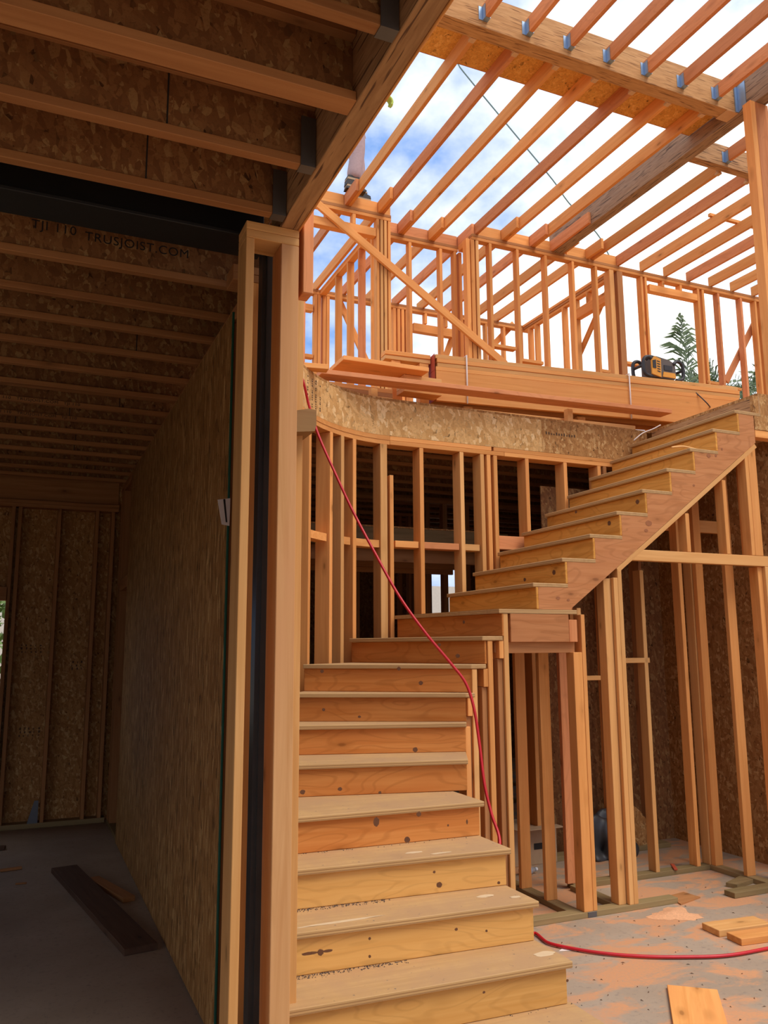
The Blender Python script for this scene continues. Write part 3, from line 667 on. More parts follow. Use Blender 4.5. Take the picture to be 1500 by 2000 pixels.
# ================================================================== dark ground floor rooms behind
wi = structure('wall_inner', (5, 8.4, 0), 'unlit stud partition and beams in rooms behind the stair', 'wall')
zg = at(780, 1047, y=7.3).z
box('grey_beam', 1.3, 4.6, 7.3, 7.38, zg-.10, zg+.08, 'treated', wi)
for k, dz in enumerate((.2, .32, .42)): box('drop_joist', 1.3, 4.4, 7.45+.35*k, 7.49+.35*k, zg-.10-.02*k-.14, zg-.1-.02*k, 'fir_brown', wi)
prism('soffit_panel', [(1.3, 7.3), (4.4, 7.3), (4.4, 8.4), (1.3, 8.4)], 'z', zg+.081, zg+.095, 'osb', wi)
for u in (835, 869, 912, 944): studx(wi, u, 1000, 8.6, .04, ZJ-.09, 'fir_brown', .089, .06)
for u in (655, 700, 782, 800, 812): studx(wi, u, 1000, 9.6, .04, ZJ-.09, 'fir_brown')
box('top_plate', 1.3, 9, 8.6, 8.69, ZJ-.088, ZJ-.05, 'fir_brown', wi); box('top_plate', 1.3, 9, 9.6, 9.69, ZJ-.088, ZJ-.05, 'fir_brown', wi)
box('bottom_plate', 1.3, 9, 8.6, 8.69, 0, .039, 'treated', wi); box('bottom_plate', 1.3, 9, 9.6, 9.69, 0, .039, 'treated', wi)
wn = structure('wall_back', (5, 12, 0), 'far exterior wall with small window openings letting in daylight', 'wall')
YN = 12.0
holes = sorted([(at(844, 1190, y=YN).x, at(893, 1190, y=YN).x), (at(930, 1190, y=YN).x, at(952, 1190, y=YN).x), (at(1108, 1040, y=YN).x, at(1126, 1040, y=YN).x)])
za, zb2 = at(870, 1222, y=YN).z, at(870, 1025, y=YN).z
xs = 1.05
for h0, h1 in holes+[(9.9, 9.9)]:
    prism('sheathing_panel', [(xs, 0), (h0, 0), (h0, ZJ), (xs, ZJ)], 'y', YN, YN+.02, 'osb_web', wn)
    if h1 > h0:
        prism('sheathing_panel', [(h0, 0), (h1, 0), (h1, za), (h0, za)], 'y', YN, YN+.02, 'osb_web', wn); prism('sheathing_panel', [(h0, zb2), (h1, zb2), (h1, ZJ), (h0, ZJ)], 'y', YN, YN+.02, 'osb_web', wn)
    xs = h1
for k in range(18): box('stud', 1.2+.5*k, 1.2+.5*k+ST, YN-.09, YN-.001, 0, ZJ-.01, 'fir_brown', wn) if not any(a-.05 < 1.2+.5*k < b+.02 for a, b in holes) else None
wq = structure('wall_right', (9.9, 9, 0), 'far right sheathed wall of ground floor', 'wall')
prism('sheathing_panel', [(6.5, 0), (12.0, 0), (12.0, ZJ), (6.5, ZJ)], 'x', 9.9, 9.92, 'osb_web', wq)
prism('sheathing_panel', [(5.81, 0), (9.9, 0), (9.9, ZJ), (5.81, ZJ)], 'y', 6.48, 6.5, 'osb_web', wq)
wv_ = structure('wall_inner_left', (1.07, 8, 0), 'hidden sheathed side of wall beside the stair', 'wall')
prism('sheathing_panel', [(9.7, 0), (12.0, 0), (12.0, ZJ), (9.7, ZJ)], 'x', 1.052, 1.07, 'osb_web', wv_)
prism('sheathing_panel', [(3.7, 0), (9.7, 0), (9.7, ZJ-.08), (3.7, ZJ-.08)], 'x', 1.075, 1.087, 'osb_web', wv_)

wz = structure('shade_wall_right', (9.95, 1, 0), 'unseen two storey sheathed wall added to darken the closet', 'wall')  # added out of view: cuts sky light from the right, gives warm bounce
for ya, yb, za, zb in ((-3, 5.38, 0, 3.4), (-3, -1.2, 3.4, 6.9), (-1.2, 3.6, 3.4, 4.4), (-1.2, 3.6, 6.2, 6.9), (3.6, 5.38, 3.4, 6.9)): prism('sheathing_panel', [(ya, za), (yb, za), (yb, zb), (ya, zb)], 'x', 9.96, 9.98, 'osb', wz)
for k in range(20): box('stud', 9.86, 9.959, -2.9+.43*k, -2.9+.43*k+ST, 0, 4.4 if -1.2 < -2.9+.43*k < 3.6 else 6.9, 'fir', wz)
cu = structure('ceiling_rear', (5, 9, ZJ), 'dark I joists over the rooms behind the stair', 'ceiling')
for k in range(14):
    y = 6.45+.406*k; x0 = 1.1
    if y > 11.9: break
    w_ = prism('joist', [(x0, ZJ+FT), (9.89, ZJ+FT), (9.89, ZF-.02-FT), (x0, ZF-.02-FT)], 'y', y-.006, y+.006, 'osb_web', cu); WL[w_.name] = Vector(w_.location)
    box('bottom_flange', x0, 9.89, y-.022, y+.022, ZJ, ZJ+FT, 'fir_brown', w_)

# ================================================================== upper floor
fu = structure('floor_upper', (5, 8, ZF), 'strand board subfloor of upper storey', 'floor')
pts = [(arc(t).x, arc(t).y) for t in range(0, 84, 4)]
prism('subfloor_panel', pts+[(1.02, pts[-1][1]), (1.02, Y0+.0)]+[(CX, Y0)], 'z', ZF-.02, ZF, 'osb', fu) if False else None
for k in range(20):
    a, b = arc(83*k/20), arc(83*(k+1)/20)
    prism('subfloor_panel', [(a.x, a.y), (a.x, 7.36), (b.x, 7.36), (b.x, b.y)], 'z', ZF-.02, ZF, 'osb', fu)
prism('subfloor_panel', [(1.0, 3.33), (arc(83).x, 3.5), (arc(83).x, 7.36), (1.0, 7.36)], 'z', ZF-.02, ZF, 'osb', fu)
for ya, yb in ((Y0, 7.36), (7.362, 8.58), (8.582, 9.8), (9.802, 11.02), (11.022, 12.03)):
    for xa, xb in ((CX if ya == Y0 else 1.0, 4.1), (4.102, 6.54), (6.542, 8.98), (8.982, 9.95)):
        prism('subfloor_panel', [(xa, ya), (xb, ya), (xb, yb), (xa, yb)], 'z', ZF-.02, ZF, 'osb', fu)
prism('subfloor_panel', [(5.535, YS-.004), (7.5, YS-.004), (7.5, Y0-.001), (5.535, Y0-.001)], 'z', ZF-.02, ZF+.005, 'osb', fu)
prism('subfloor_panel', [(7.502, 5.4), (9.95, 5.4), (9.95, Y0-.001), (7.502, Y0-.001)], 'z', ZF-.02, ZF, 'osb', fu)

# ---- upper front wall
Y1, YR = 8.0, 8.35
zs0, zs1 = ZF+.039, ZR-.078
wf = structure('wall_upper_front', (6, Y1, ZF), 'upper storey stud wall with window opening above the landing', 'wall')
def plates(par, x0, x1, y0, y1, names=True):
    box('bottom_plate', x0, x1, y0, y1, ZF+.001, ZF+.038, 'fir', par)
    for k in range(2): box('top_plate', x0+(.0 if k else .0), x1, y0, y1, ZR-ST*(k+1), ZR-ST*k-.001, 'fir_brown' if k == 0 else 'fir', par)
plates(wf, 2.3, 3.60, Y1, Y1+.089); plates(wf, 3.601, 4.66, YR, YR+.089); plates(wf, 4.661, 9.9, Y1, Y1+.089)
for ya, xx in ((Y1+.09, 3.52), (Y1+.09, 4.66)): box('return_plate', xx, xx+.085, Y1+.09, YR-.001, ZR-.076, ZR-.001, 'fir', wf)
for u, v, m_ in ((739, 600, 'fir'), (746.5, 600, 'fir_pale'), (754, 600, 'fir_pale'), (761.5, 600, 'fir')): studx(wf, u, v, Y1, zs0, zs1, m_, .089, .033)
za, zb = at(680, 450, y=Y1).z, at(680, 434, y=Y1).z
box('window_header', 2.34, at(735, 560, y=Y1).x, Y1, Y1+.089, za, zb, 'fir', wf)
studx(wf, 692, 415, Y1, zb, zs1, 'fir'); studx(wf, 640, 408, Y1, zb, zs1, 'fir')
for u in (587, 594): studx(wf, u, 620, Y1, zs0, za, 'fir_pink', .089, .03)
for u, v in ((802, 550), (862, 550), (890, 550), (900, 550)): studx(wf, u, v, YR, zs0, zs1, 'fir')
for u, v, w in ((917, 600, .05), (926, 600, .05), (935, 600, .04)): studx(wf, u, v, Y1, zs0, zs1, 'fir' if u < 930 else 'fir_pale', .089, w)
for u, v in ((960, 560), (1013, 560), (1068, 560), (1121, 560), (1166, 560)): studx(wf, u, v, Y1, zs0, zs1)
for u, v, w in ((1198, 600, .07), (1214, 600, .09)): studx(wf, u, v, Y1-.0, zs0, zs1, 'fir_pale' if u < 1200 else 'fir_brown', .12, w)
for u in (1259, 1267): studx(wf, u, 640, Y1, zs0, zs1, 'fir', .089, .036)
for u in (1369, 1378): studx(wf, u, 640, Y1, zs0, zs1, 'fir', .089, .04)
for u, v in ((1408, 640), (1452, 640)): studx(wf, u, v, Y1, zs0, zs1, 'fir_pink')
for u, v in ((1478, 620), (1487, 620), (1500, 620), (1540, 640), (1580, 640), (1625, 640)): studx(wf, u, v, Y1, zs0, zs1)
xh0, xh1 = at(1271, 600, y=Y1).x, at(1364, 600, y=Y1).x
zh0, zh1 = at(1300, 574, y=Y1).z, at(1300, 561, y=Y1).z
box('window_header', xh0+.002, xh1-.002, Y1, Y1+.089, zh0, zh1, 'fir', wf)
for u in (1296, 1330): studx(wf, u, 560, Y1, zh1+.001, zs1, 'fir', .089, .038)
for ua, ub, v in ((1222, 1257, 707), (1176, 1193, 723), (1412, 1449, 754), (1272, 1362, 755), (1382, 1405, 745), (1019, 1062, 702), (964, 1009, 673)):
    a, b = at(ua, v, y=Y1), at(ub, v, y=Y1); box('block', a.x, b.x, Y1+.002, Y1+.085, a.z-.02, a.z+.018, 'fir', wf)
pA, pB = at(617, 396, y=Y1-.03), at(987, 712, y=Y1-.03)
beam('diagonal_brace', pA, pB, .038, .09, 'fir', wf, up=(-.7, 0, .7))
pA, pB = at(1478, 622, y=Y1+.115), at(1418, 745, y=Y1+.115); beam('diagonal_brace', pA, pB, .03, .089, 'fir_pink', wf, up=(1, 0, .3))
box('top_cap', at(1417, 590, y=Y1).x, 9.9, Y1-.004, Y1+.093, ZR-.001, ZR+.06, 'fir', wf) if False else None

# ---- back wall and side walls of the upper rooms
Y2 = 10.2
w2 = structure('wall_upper_back', (5, Y2, ZF), 'rear stud wall of upper storey with window headers', 'wall')
plates(w2, 2.0, 6.98, Y2, Y2+.089)
for u in (617, 624, 634, 641, 771, 779, 787, 795, 893, 902, 911, 922, 1018): studx(w2, u, 620, Y2, zs0, zs1, 'fir', .089, .045)
for ua, ub, va, vb in ((596, 612, 592, 605), (596, 612, 690, 697), (808, 885, 630, 646)):
    a = at(ua, va, y=Y2); b = at(ub, va, y=Y2); c = at(ua, vb, y=Y2); box('window_header', a.x, b.x, Y2, Y2+.089, c.z, a.z, 'fir', w2)
for u in (832, 872): studx(w2, u, 615, Y2, at(832, 632, y=Y2).z, zs1, 'fir')
for u in (950, 985): studx(w2, u, 640, Y2, zs0, zs1, 'fir')
beam('diagonal_brace', at(862, 720, y=Y2+.1), at(890, 640, y=Y2+.1), .03, .089, 'fir', w2, up=(1, 0, .3))
beam('diagonal_brace', at(965, 672, y=Y2+.1), at(1003, 632, y=Y2+.1), .03, .089, 'fir', w2, up=(1, 0, .3))
beam('diagonal_brace', at(657, 575, y=Y2+.1), at(722, 720, y=Y2+.1), .03, .089, 'fir', w2, up=(1, 0, .3))
w3 = structure('wall_upper_side', (3.5, 9, ZF), 'upper partition of studs running back from front wall', 'wall')
X3 = 3.5
box('bottom_plate', X3, X3+.089, Y1+.1, Y2-.002, ZF+.001, ZF+.038, 'fir', w3)
for k in range(2): box('top_plate', X3, X3+.089, YR+.1, Y2-.002, ZR-ST*(k+1), ZR-ST*k-.001, 'fir', w3)
for u, v in ((655, 640), (678, 640), (700, 640), (725, 640)): study(w3, u, v, X3, zs0, zs1, 'fir' if u != 700 else 'fir_pink')
w4 = structure('wall_upper_return', (6.83, 9, ZF), 'upper side wall with doubled plates meeting the tall corner post', 'wall')
X4 = 6.80
box('bottom_plate', X4, X4+.089, Y1+.1, Y2-.002, ZF+.001, ZF+.038, 'fir', w4)
for k in range(3): box('top_plate', X4+.01*k, X4+.089, Y1+.13, Y2-.002, ZR-ST*(k+1), ZR-ST*k-.001, ('fir', 'fir_brown', 'fir')[k], w4)
for u, v in ((1033, 680), (1046, 680), (1101, 680), (1125, 680)): study(w4, u, v, X4, zs0, zs1-.04, 'fir' if u != 1125 else 'fir_pale')
a, b = at(1131, 592, x=X4), at(1192, 563, x=X4)
box('window_header', X4, X4+.089, Y1+.1, at(1124, 600, x=X4).y, min(a.z, b.z)-.14, min(a.z, b.z), 'fir', w4)
for y in (8.6, 8.95): box('cripple_stud', X4, X4+.089, y, y+ST, min(a.z, b.z)+.001, zs1-.041, 'fir', w4)
beam('diagonal_brace', at(1133, 690, x=X4+.12), at(1190, 560, x=X4+.12), .03, .089, 'fir', w4, up=(0, 1, .3))

# ================================================================== roof
ro = structure('roof', (5, 6, ZR), 'open flat roof of rafters hung between laminated beams', 'roof')
RH = .14
RX = [3.09+.41*i for i in range(7)]
def rafter(x, y0, y1, mat='fir', z=ZR, name='rafter'): return box(name, x-ST/2, x+ST/2, y0, y1, z, z+RH, mat, ro)
BY0, BY1 = 5.06, 5.195
box('roof_beam', 2.2, 5.838, BY0, BY1, ZR, ZR+.30, 'lvl_light', ro)
box('roof_beam', 5.84, 5.97, 1.2, 8.09, ZR-.01, ZR+.33, 'lvl_grey', ro)
box('roof_beam', 5.972, 9.9, 5.78, 5.87, ZR+.02, ZR+.26, 'lvl', ro)
box('roof_beam', 2.2, 5.838, 1.2, 1.33, ZR, ZR+.30, 'lvl_light', ro)
cols = ['fir', 'fir_pink', 'fir', 'fir', 'fir_pink', 'fir', 'fir']
def hanger(x, y, s, z=ZR+.04, mat='galv_blue', h=.12):
    """U shaped steel seat under a rafter end; s = +1 when the beam lies towards +y"""
    w = ST/2+.002; ya, yb = (y-.05, y) if s > 0 else (y, y+.05)
    prism('hanger', [(x-w-.022, z-.003), (x+w+.003, z-.003), (x+w+.003, z+h), (x+w, z+h), (x+w, z), (x-w, z), (x-w, z+h), (x-w-.003, z+h)][1:]+[(x-w-.003, z-.003)], 'y', ya, yb, mat, ro)
    box('hanger_flange', x-w-.035, x-w-.003, (y-.004) if s > 0 else y, y if s > 0 else (y+.004), z, z+h, mat, ro)
for i, x in enumerate([2.68]+RX):
    rafter(x+.025, 1.33, BY0-.001, 'fir_pink', ZR+.06); hanger(x+.025, BY0-.001, 1, ZR+.06)
for i, x in enumerate(RX):
    e = Y1+.06 if (i < 2 or i > 4) else YR+.07
    rafter(x, BY1+.001, e, cols[i]); hanger(x, BY1+.001, -1, ZR, 'chip', .02)
    ys = (Y1 if (i < 2 or i > 4) else YR)
    rafter(x-.040, ys-.33, Y2+.2, 'fir' if i % 2 else 'fir_pink')
for x in (5.96+.07, 6.40): rafter(x-.04, Y1-.3, Y2+.2, 'fir')
for i, x in enumerate((6.44, 6.85, 7.25, 7.65, 8.05, 8.45, 8.85, 9.25, 9.65)):
    rafter(x, 5.871, Y1+.06 if i < 2 else Y1-.02+.06, cols[i % 7]); 
    if i < 4: rafter(x, 3.0, 5.779, 'fir_pink', ZR+.06); hanger(x, 5.779, 1, ZR+.06)
    hanger(x, 5.871, -1, ZR, 'chip', .02)
for x in (6.40,): rafter(x-.0, Y1-.33, Y1+.1, 'fir') if False else None
# blocking over the front wall plate
def blocks(xs, y):
    for a, b in zip(xs[:-1], xs[1:]): box('blocking', a, b, y, y+ST, ZR+.001, ZR+RH-.002, 'fir', ro)
blocks([2.3, RX[0]-.062], Y1+.02); blocks([RX[0]+.021, RX[1]-.062], Y1+.02); box('blocking', RX[1]+.021, 3.6, Y1+.02, Y1+.058, ZR+.001, ZR+RH-.002, 'fir', ro)
for a, b in ((3.6, RX[2]-.062), (RX[2]+.021, RX[3]-.062), (RX[3]+.021, 4.66)): box('blocking', a, b, YR+.02, YR+.058, ZR+.001, ZR+RH-.002, 'fir_pink', ro)
for a, b in ((4.76, RX[5]-.062), (RX[5]+.021, RX[6]-.062), (RX[6]+.021, 5.838), (6.05, 6.42), (6.46, 6.83)): box('blocking', a, b, Y1+.02, Y1+.058, ZR+.001, ZR+RH-.002, 'fir', ro)
box('lap_block', 5.80, 5.838, Y1-.75, Y1+.05, ZR, ZR+.14, 'fir_pink', ro)
zq = at(1420, 438, z=ZR+.1); box('purlin', 7.2, 9.9, zq.y-.02, zq.y+.02, ZR+RH+.001, ZR+RH+.04, 'fir', ro)
prism('roof_panel', [(2.2, BY1-.1), (5.83, BY1-.1), (5.83, 5.66), (2.2, 5.66)], 'z', ZR+.301, ZR+.32, 'osb_deck', ro) if False else prism('roof_panel', [(2.2, BY1+.002), (5.83, BY1+.002), (5.83, 5.66), (2.2, 5.66)], 'z', ZR+RH+.001, ZR+RH+.018, 'osb_deck', ro)
box('panel_edge', 2.2, 5.83, 5.6605, 5.668, ZR+RH+.001, ZR+RH+.018, 'red_paint', ro)
# big hanger where the beams meet
pp = [(5.80, ZR+.0), (5.835, ZR), (5.835, ZR+.26), (5.80, ZR+.26)]
prism('beam_hanger', pp, 'y', BY0-.012, BY0-.001, 'galv_blue', ro); prism('beam_hanger', [(BY0-.1, ZR+.04), (BY0-.013, ZR), (BY0-.013, ZR+.26), (BY0-.1, ZR+.27)], 'x', 5.832, 5.8395, 'galv_blue', ro)
box('beam_seat', 5.70, 5.838, BY0-.004, BY1+.004, ZR-.006, ZR-.0005, 'chip', ro)
# tall post under the beam
tp = structure('post_tall', (5.97, 4.85, ZF), 'tall doubled post rising to the roof beam above landing', 'post')
pX = at(1468, 230, y=4.86).x
box('post_piece', pX, pX+.06, 4.86, 4.95, ZF+.006, ZR-.012, 'fir', tp); box('post_piece', pX+.062, pX+.22, 4.86, 4.98, ZF+.006, ZR-.012, 'fir_pink', tp)

# ================================================================== lumber stacked on the upper floor
def loose(name, p0, p1, w, d, mat, label, cat='board', group=None, up=(0, 0, 1)):
    o = beam(name, p0, p1, w, d, mat, None, up); return tag(o, label, cat, group)
G1 = 'strapped lumber bundle'
bl, br = Vector((3.33, 6.42, 0)), Vector((6.30, 6.12, 0)); bd = (br-bl).normalized(); bn = Vector((-bd.y, bd.x, 0))
def L3(p, z): return Vector((p.x, p.y, z))
for k, wh in enumerate(('near its red end', 'under its middle', 'near the top of the stair')):
    q = bl+bd*(.35+1.2*k); loose('bearer_block', L3(q+bn*.09, ZF+.066), L3(q+bn*.36, ZF+.066), .089, .130, 'fir_pale', 'short bearer block holding up the lumber bundle '+wh, 'block', 'bearer blocks')
zb0 = ZF+.132
for k in (0, 4, 8):
    s = random.uniform(-.01, .01); a = bl+bn*(.02+.0395*k)+bd*s
    loose('lumber_board', L3(a, zb0+.143), L3(a+bd*3.4, zb0+.143), .038, .286, 'fir', ('wide knotty board on edge forming front of the strapped lumber bundle', '', '', '', 'wide board on edge in the middle of lumber bundle', '', '', '', 'wide board on edge at the back of lumber bundle')[k], 'board', G1)
z2 = zb0+.2865
LN = ('lowest', 'second', 'third', 'uppermost')
for lay in range(4):
    for k in range(2):
        s = random.uniform(-.01, .02); a = bl+bn*(.092+.18*k+(.004 if lay % 2 else -.002))+bd*s
        loose('flat_board', L3(a, z2+.019+.0395*lay), L3(a+bd*3.38, z2+.019+.0395*lay), .178, .0385, ('fir', 'fir_pale', 'fir', 'fir_pale')[lay], ('front', 'rear')[k]+' flat board in '+LN[lay]+' layer on top of lumber bundle', 'board', G1)
ZT = z2+.0395*4
for nm, (oa, ob), (za, zb), lab in (('end_cap', (-.002, .36), (.0, .286), 'red painted end sheet on lower part of lumber bundle'), ('end_cap', (-.002, .36), (.288, .444), 'red painted end sheet on upper layers of lumber bundle')):
    rp_ = bl-bd*.016; loose(nm, L3(rp_+bn*oa, zb0+(za+zb)/2), L3(rp_+bn*ob, zb0+(za+zb)/2), .004, zb-za, 'red_paint', lab, 'end cap')
for n_, s in (('near', .30), ('far', 2.05)):
    q = bl+bd*s
    P4 = [L3(q+bn*.375, zb0-.008), L3(q+bn*.375, ZT+.009), L3(q-bn*.011, ZT+.009), L3(q-bn*.011, zb0-.008)]
    o = tube('strap', P4, .008, 'white_strap', None, 6)
    tag(o, 'white plastic strap around the lumber bundle '+('near its red end' if n_ == 'near' else 'beside the jobsite radio'), 'strap')
# plank overhanging the edge, light board beneath, and the pile at the left
zp = 4.03
c = [at(628, 729, z=3.945), at(1313, 807, z=4.035)]; zp = 3.945
fd = (c[1]-c[0]).normalized(); fn = Vector((-fd.y, fd.x, 0)).normalized()
loose('plank', c[0]+fn*.0825+Vector((0, 0, .019)), c[1]+fn*.0825+Vector((0, 0, .019)), .165, .038, 'fir_pink', 'long pinkish plank lying in front of lumber bundle over the floor edge', 'board')
for s, wh in ((.55, 'tapering far end'), (2.55, 'stair end')):
    q = c[0]+fd*s; h = q.z-ZF-.003; loose('plank_support', Vector((q.x, 6.155, ZF+.001+h/2)), Vector((q.x, 6.215, ZF+.001+h/2)), .06, h, 'fir_pale', 'small block holding the pinkish plank near its '+wh, 'block', 'plank supports')
c2 = [at(u, v, z=ZF+.03) for u, v in ((795, 790), (1243, 836))]
loose('edge_timber', c2[0]+Vector((0, .045, 0)), c2[1]+Vector((0, .045, 0)), .07, .05, 'fir_pale', 'pale narrow timber lying along the upper floor edge', 'board')
GL = 'loose boards beside the bundle'
def pile(n0, f0, n1, z, d, mat, label):
    """board seen from below: photo pixels of near-left, far-left and near-right corner of its underside"""
    a, f_, b = at(*n0, z=z), at(*f0, z=z), at(*n1, z=z); X = (b-a).normalized(); Yd = Vector((-X.y, X.x, 0)); w = max(.08, (f_-a).dot(Yd))
    return loose('loose_board', a+Yd*w/2+Vector((0, 0, d/2)), b+Yd*w/2+Vector((0, 0, d/2)), w, d, mat, label, 'board', GL)
pile((671, 702), (646, 727), (838, 726), 4.16, .038, 'fir', 'wide loose board with shadowed underside beside red bundle end')
for k in range(4):
    z = 4.158-.0385*(k+1); a = at(790, 738, z=4.12); b = Vector((bl.x-.03, a.y, 0))
    loose('loose_board', Vector((a.x, a.y+.09, z+.019)), Vector((b.x, b.y+.09, z+.019)), .16, .0375, ('fir_pale', 'fir')[k % 2], ('topmost', 'second', 'third', 'lowest')[k]+' board of short stack against red bundle end', 'board', GL)
for k in range(4):
    z = ZF+.0385*k; loose('loose_board', Vector((2.0+.03*k, 6.42, z+.02)), Vector((2.86, 6.42, z+.02)), .14, .038, ('fir', 'fir_pale', 'fir_brown', 'fir')[k], ('lowest', 'second', 'third', 'topmost')[k]+' board of low pile behind the pinkish plank', 'board', GL)
for k in range(2):
    a, b = at(748, 700-9*k, z=4.40+.04*k), at(836, 711-9*k, z=4.40+.04*k)
    loose('loose_board', Vector((2.95, 7.05, 4.02+.34+.0)) if False else a, b, .12, .039, ('fir_pale', 'fir')[k], ('lower', 'upper')[k]+' short board resting high behind red bundle end', 'board', GL)
a = at(748, 702, z=4.38); loose('prop_block', Vector((a.x+.12, a.y+.02, ZF+.0)), Vector((a.x+.12, a.y+.02, 4.379)), .09, .09, 'fir', 'upright prop under the high short boards', 'block', None, (1, 0, 0))
a = at(830, 712, z=4.38); loose('prop_block', Vector((a.x-.02, a.y+.02, ZF+.0)), Vector((a.x-.02, a.y+.02, 4.379)), .09, .09, 'fir', 'second upright prop under high short boards beside bundle', 'block', None, (1, 0, 0))
a = at(592, 716, z=ZF+.02); b = at(640, 720, z=ZF+.02); loose('loose_offcut', a, b, .09, .039, 'fir', 'short offcut lying by the post at floor edge', 'board')

# ------------------------------------------------------------------ jobsite radio
rc = bl+bd*2.10+bn*.10
A0 = at(1238, 735, y=6.25); 
rx0, rx1 = at(1246, 740, y=6.27).x, at(1331, 740, y=6.27).x
rw = (rx1-rx0)*.92
RB = Vector(((rx0+rx1)/2, 6.29, ZT+.002))
ra = root('jobsite_radio', RB, 'black and orange jobsite radio with roll bars on top of lumber bundle', 'radio')
def rpart(name, pts, y0, y1, mat, par=None): return prism(name, [(RB.x+a*rw, RB.z+b*rw) for a, b in pts], 'y', RB.y+y0*rw, RB.y+y1*rw, mat, par or ra)
rbd = rpart('body', [(-.26, .04), (.26, .04), (.30, .12), (.28, .36), (.14, .42), (-.18, .46), (-.28, .40)], -.16, .16, 'radio_grey')
spk = rpart('speaker_panel', [(-.32, .08), (-.10, .04), (-.09, .40), (-.24, .44), (-.32, .36)], -.19, -.161, 'radio_orange')
rpart('control_panel', [(-.05, .06), (.28, .06), (.26, .16), (-.02, .16)], -.175, -.161, 'radio_orange')
rpart('dial_face', [(-.30, .20), (-.22, .20), (-.22, .37), (-.30, .35)], -.20, -.1905, 'radio_black', spk)
rpart('display', [(.0, .2), (.2, .2), (.2, .30), (.0, .30)], -.172, -.161, 'radio_black', rbd)
for s in (-1, 1):
    pts = [(s*.24, -.15, .34), (s*.34, -.15, .42), (s*.46, -.15, .38), (s*.49, -.15, .25), (s*.46, -.15, .08), (s*.30, -.15, .03)]
    for yy in (-1, 1): tube('roll_bar', catmull([RB+Vector((a*rw, yy*.15*rw, c_*rw)) for a, b_, c_ in pts], 5), .035*rw, 'radio_black', ra)
    tube('roll_bar', [RB+Vector((s*.475*rw, -.15*rw, .25*rw)), RB+Vector((s*.475*rw, .15*rw, .25*rw))], .03*rw, 'radio_black', ra)
tube('carry_handle', catmull([RB+Vector((a*rw, 0, b*rw)) for a, b in ((-.26, .42), (-.2, .50), (.16, .46), (.26, .36))], 5), .035*rw, 'radio_black', ra)
for k in range(5): rpart('vent_slot', [(-.19, .14+.05*k), (-.12, .13+.05*k), (-.12, .15+.05*k), (-.19, .16+.05*k)], -.195, -.1902, 'radio_black', spk)
tag(tube('power_cord', catmull([at(u, v, y=yy) for u, v, yy in ((1330, 755, 6.22), (1352, 762, 6.17), (1368, 775, 6.11), (1383, 790, 6.07), (1390, 800, 6.2))], 6), .006, 'black_cord', None, 6), 'thin black cord draped over the lumber bundle from radio', 'cord')

# ================================================================== red air hose
def hose_pts(l): return [at(u, v, y=yy) for u, v, yy in l]
h1 = hose_pts([(588, 735, 5.45), (603, 790, 5.5), (622, 850, 5.45), (655, 925, 5.35), (690, 1000, 5.25), (735, 1085, 5.1), (780, 1165, 4.95), (830, 1235, 4.82), (880, 1295, 4.75), (910, 1335, 4.7), (926, 1385, 4.66), (936, 1450, 4.62), (946, 1530, 4.56), (960, 1590, 4.5), (976, 1642, 4.42)])
h1.insert(0, Vector((1.72, 5.75, ZF+.012))); h1.insert(0, Vector((1.5, 6.4, ZF+.012)))
h1 += [Vector((2.56, 4.28, .5)), Vector((2.58, 4.15, .12)), Vector((2.56, 3.95, .014))]
h1 += [at(u, v, z=.014) for u, v in ((1040, 1826), (1070, 1841), (1110, 1851), (1180, 1862), (1260, 1868), (1340, 1869), (1420, 1866), (1500, 1852), (1640, 1822))]
tag(tube('air_hose', catmull(h1, 7), .0095, 'red_hose', None, 8), 'red air hose hanging from upper floor and snaking across concrete', 'hose')

# ================================================================== things on the floor
def floor_board(name, quad, th, mat, label, cat, z=0.001, group=None):
    P = [at(u, v, z=z) for u, v in quad]; T = [p+Vector((0, 0, th)) for p in P]
    o = mesh(name, P+T, [(3, 2, 1, 0), (4, 5, 6, 7), (0, 1, 5, 4), (1, 2, 6, 5), (2, 3, 7, 6), (3, 0, 4, 7)], mat)
    bm = bmesh.new(); bm.from_mesh(o.data); bmesh.ops.recalc_face_normals(bm, faces=bm.faces); bm.to_mesh(o.data); bm.free()
    return tag(o, label, cat, group)
def plank_on(name, u0, v0, u1, v1, w, d, mat, label, cat, group=None, z=.0):
    a, b = at(u0, v0, z=z), at(u1, v1, z=z); a.z = b.z = z+d/2+.001
    return tag(beam(name, a, b, w, d, mat), label, cat, group)
plank_on('floor_plank', 125, 1702, 275, 1862, .20, .04, 'weathered', 'dark weathered plank lying on floor beside strand board wall', 'board')
plank_on('board_offcut', 182, 1722, 252, 1762, .09, .036, 'fir_brown', 'small brown offcut lying between dark plank and strand board wall', 'board')
plank_on('wood_scrap', 0, 1703, 42, 1697, .03, .02, 'fir_brown', 'splintered wood scrap on floor of dark room', 'scrap')
plank_on('wood_sliver', 30, 1728, 52, 1726, .02, .01, 'fir_brown', 'thin dark sliver on floor of dark room', 'scrap')
plank_on('wood_block', -10, 1660, 10, 1659, .06, .03, 'weathered', 'dark block at edge of dark room floor', 'block')
plank_on('cut_block', 1388, 1823, 1490, 1809, .16, .040, 'fir_pale', 'pale cut block lying behind another on dusty concrete', 'block')
plank_on('cut_block', 1434, 1841, 1560, 1824, .13, .040, 'fir', 'pinkish cut block lapping in front of the pale one', 'block')
plank_on('short_offcut', 1425, 1752, 1520, 1736, .10, .038, 'treated', 'greyish brown offcut lying in front of closet plate', 'board')
floor_board('plywood_scrap', ((1305, 1752), (1330, 1768), (1368, 1754), (1335, 1744)), .008, 'fir_brown', 'small flat plywood scrap at end of bottom plate', 'scrap')
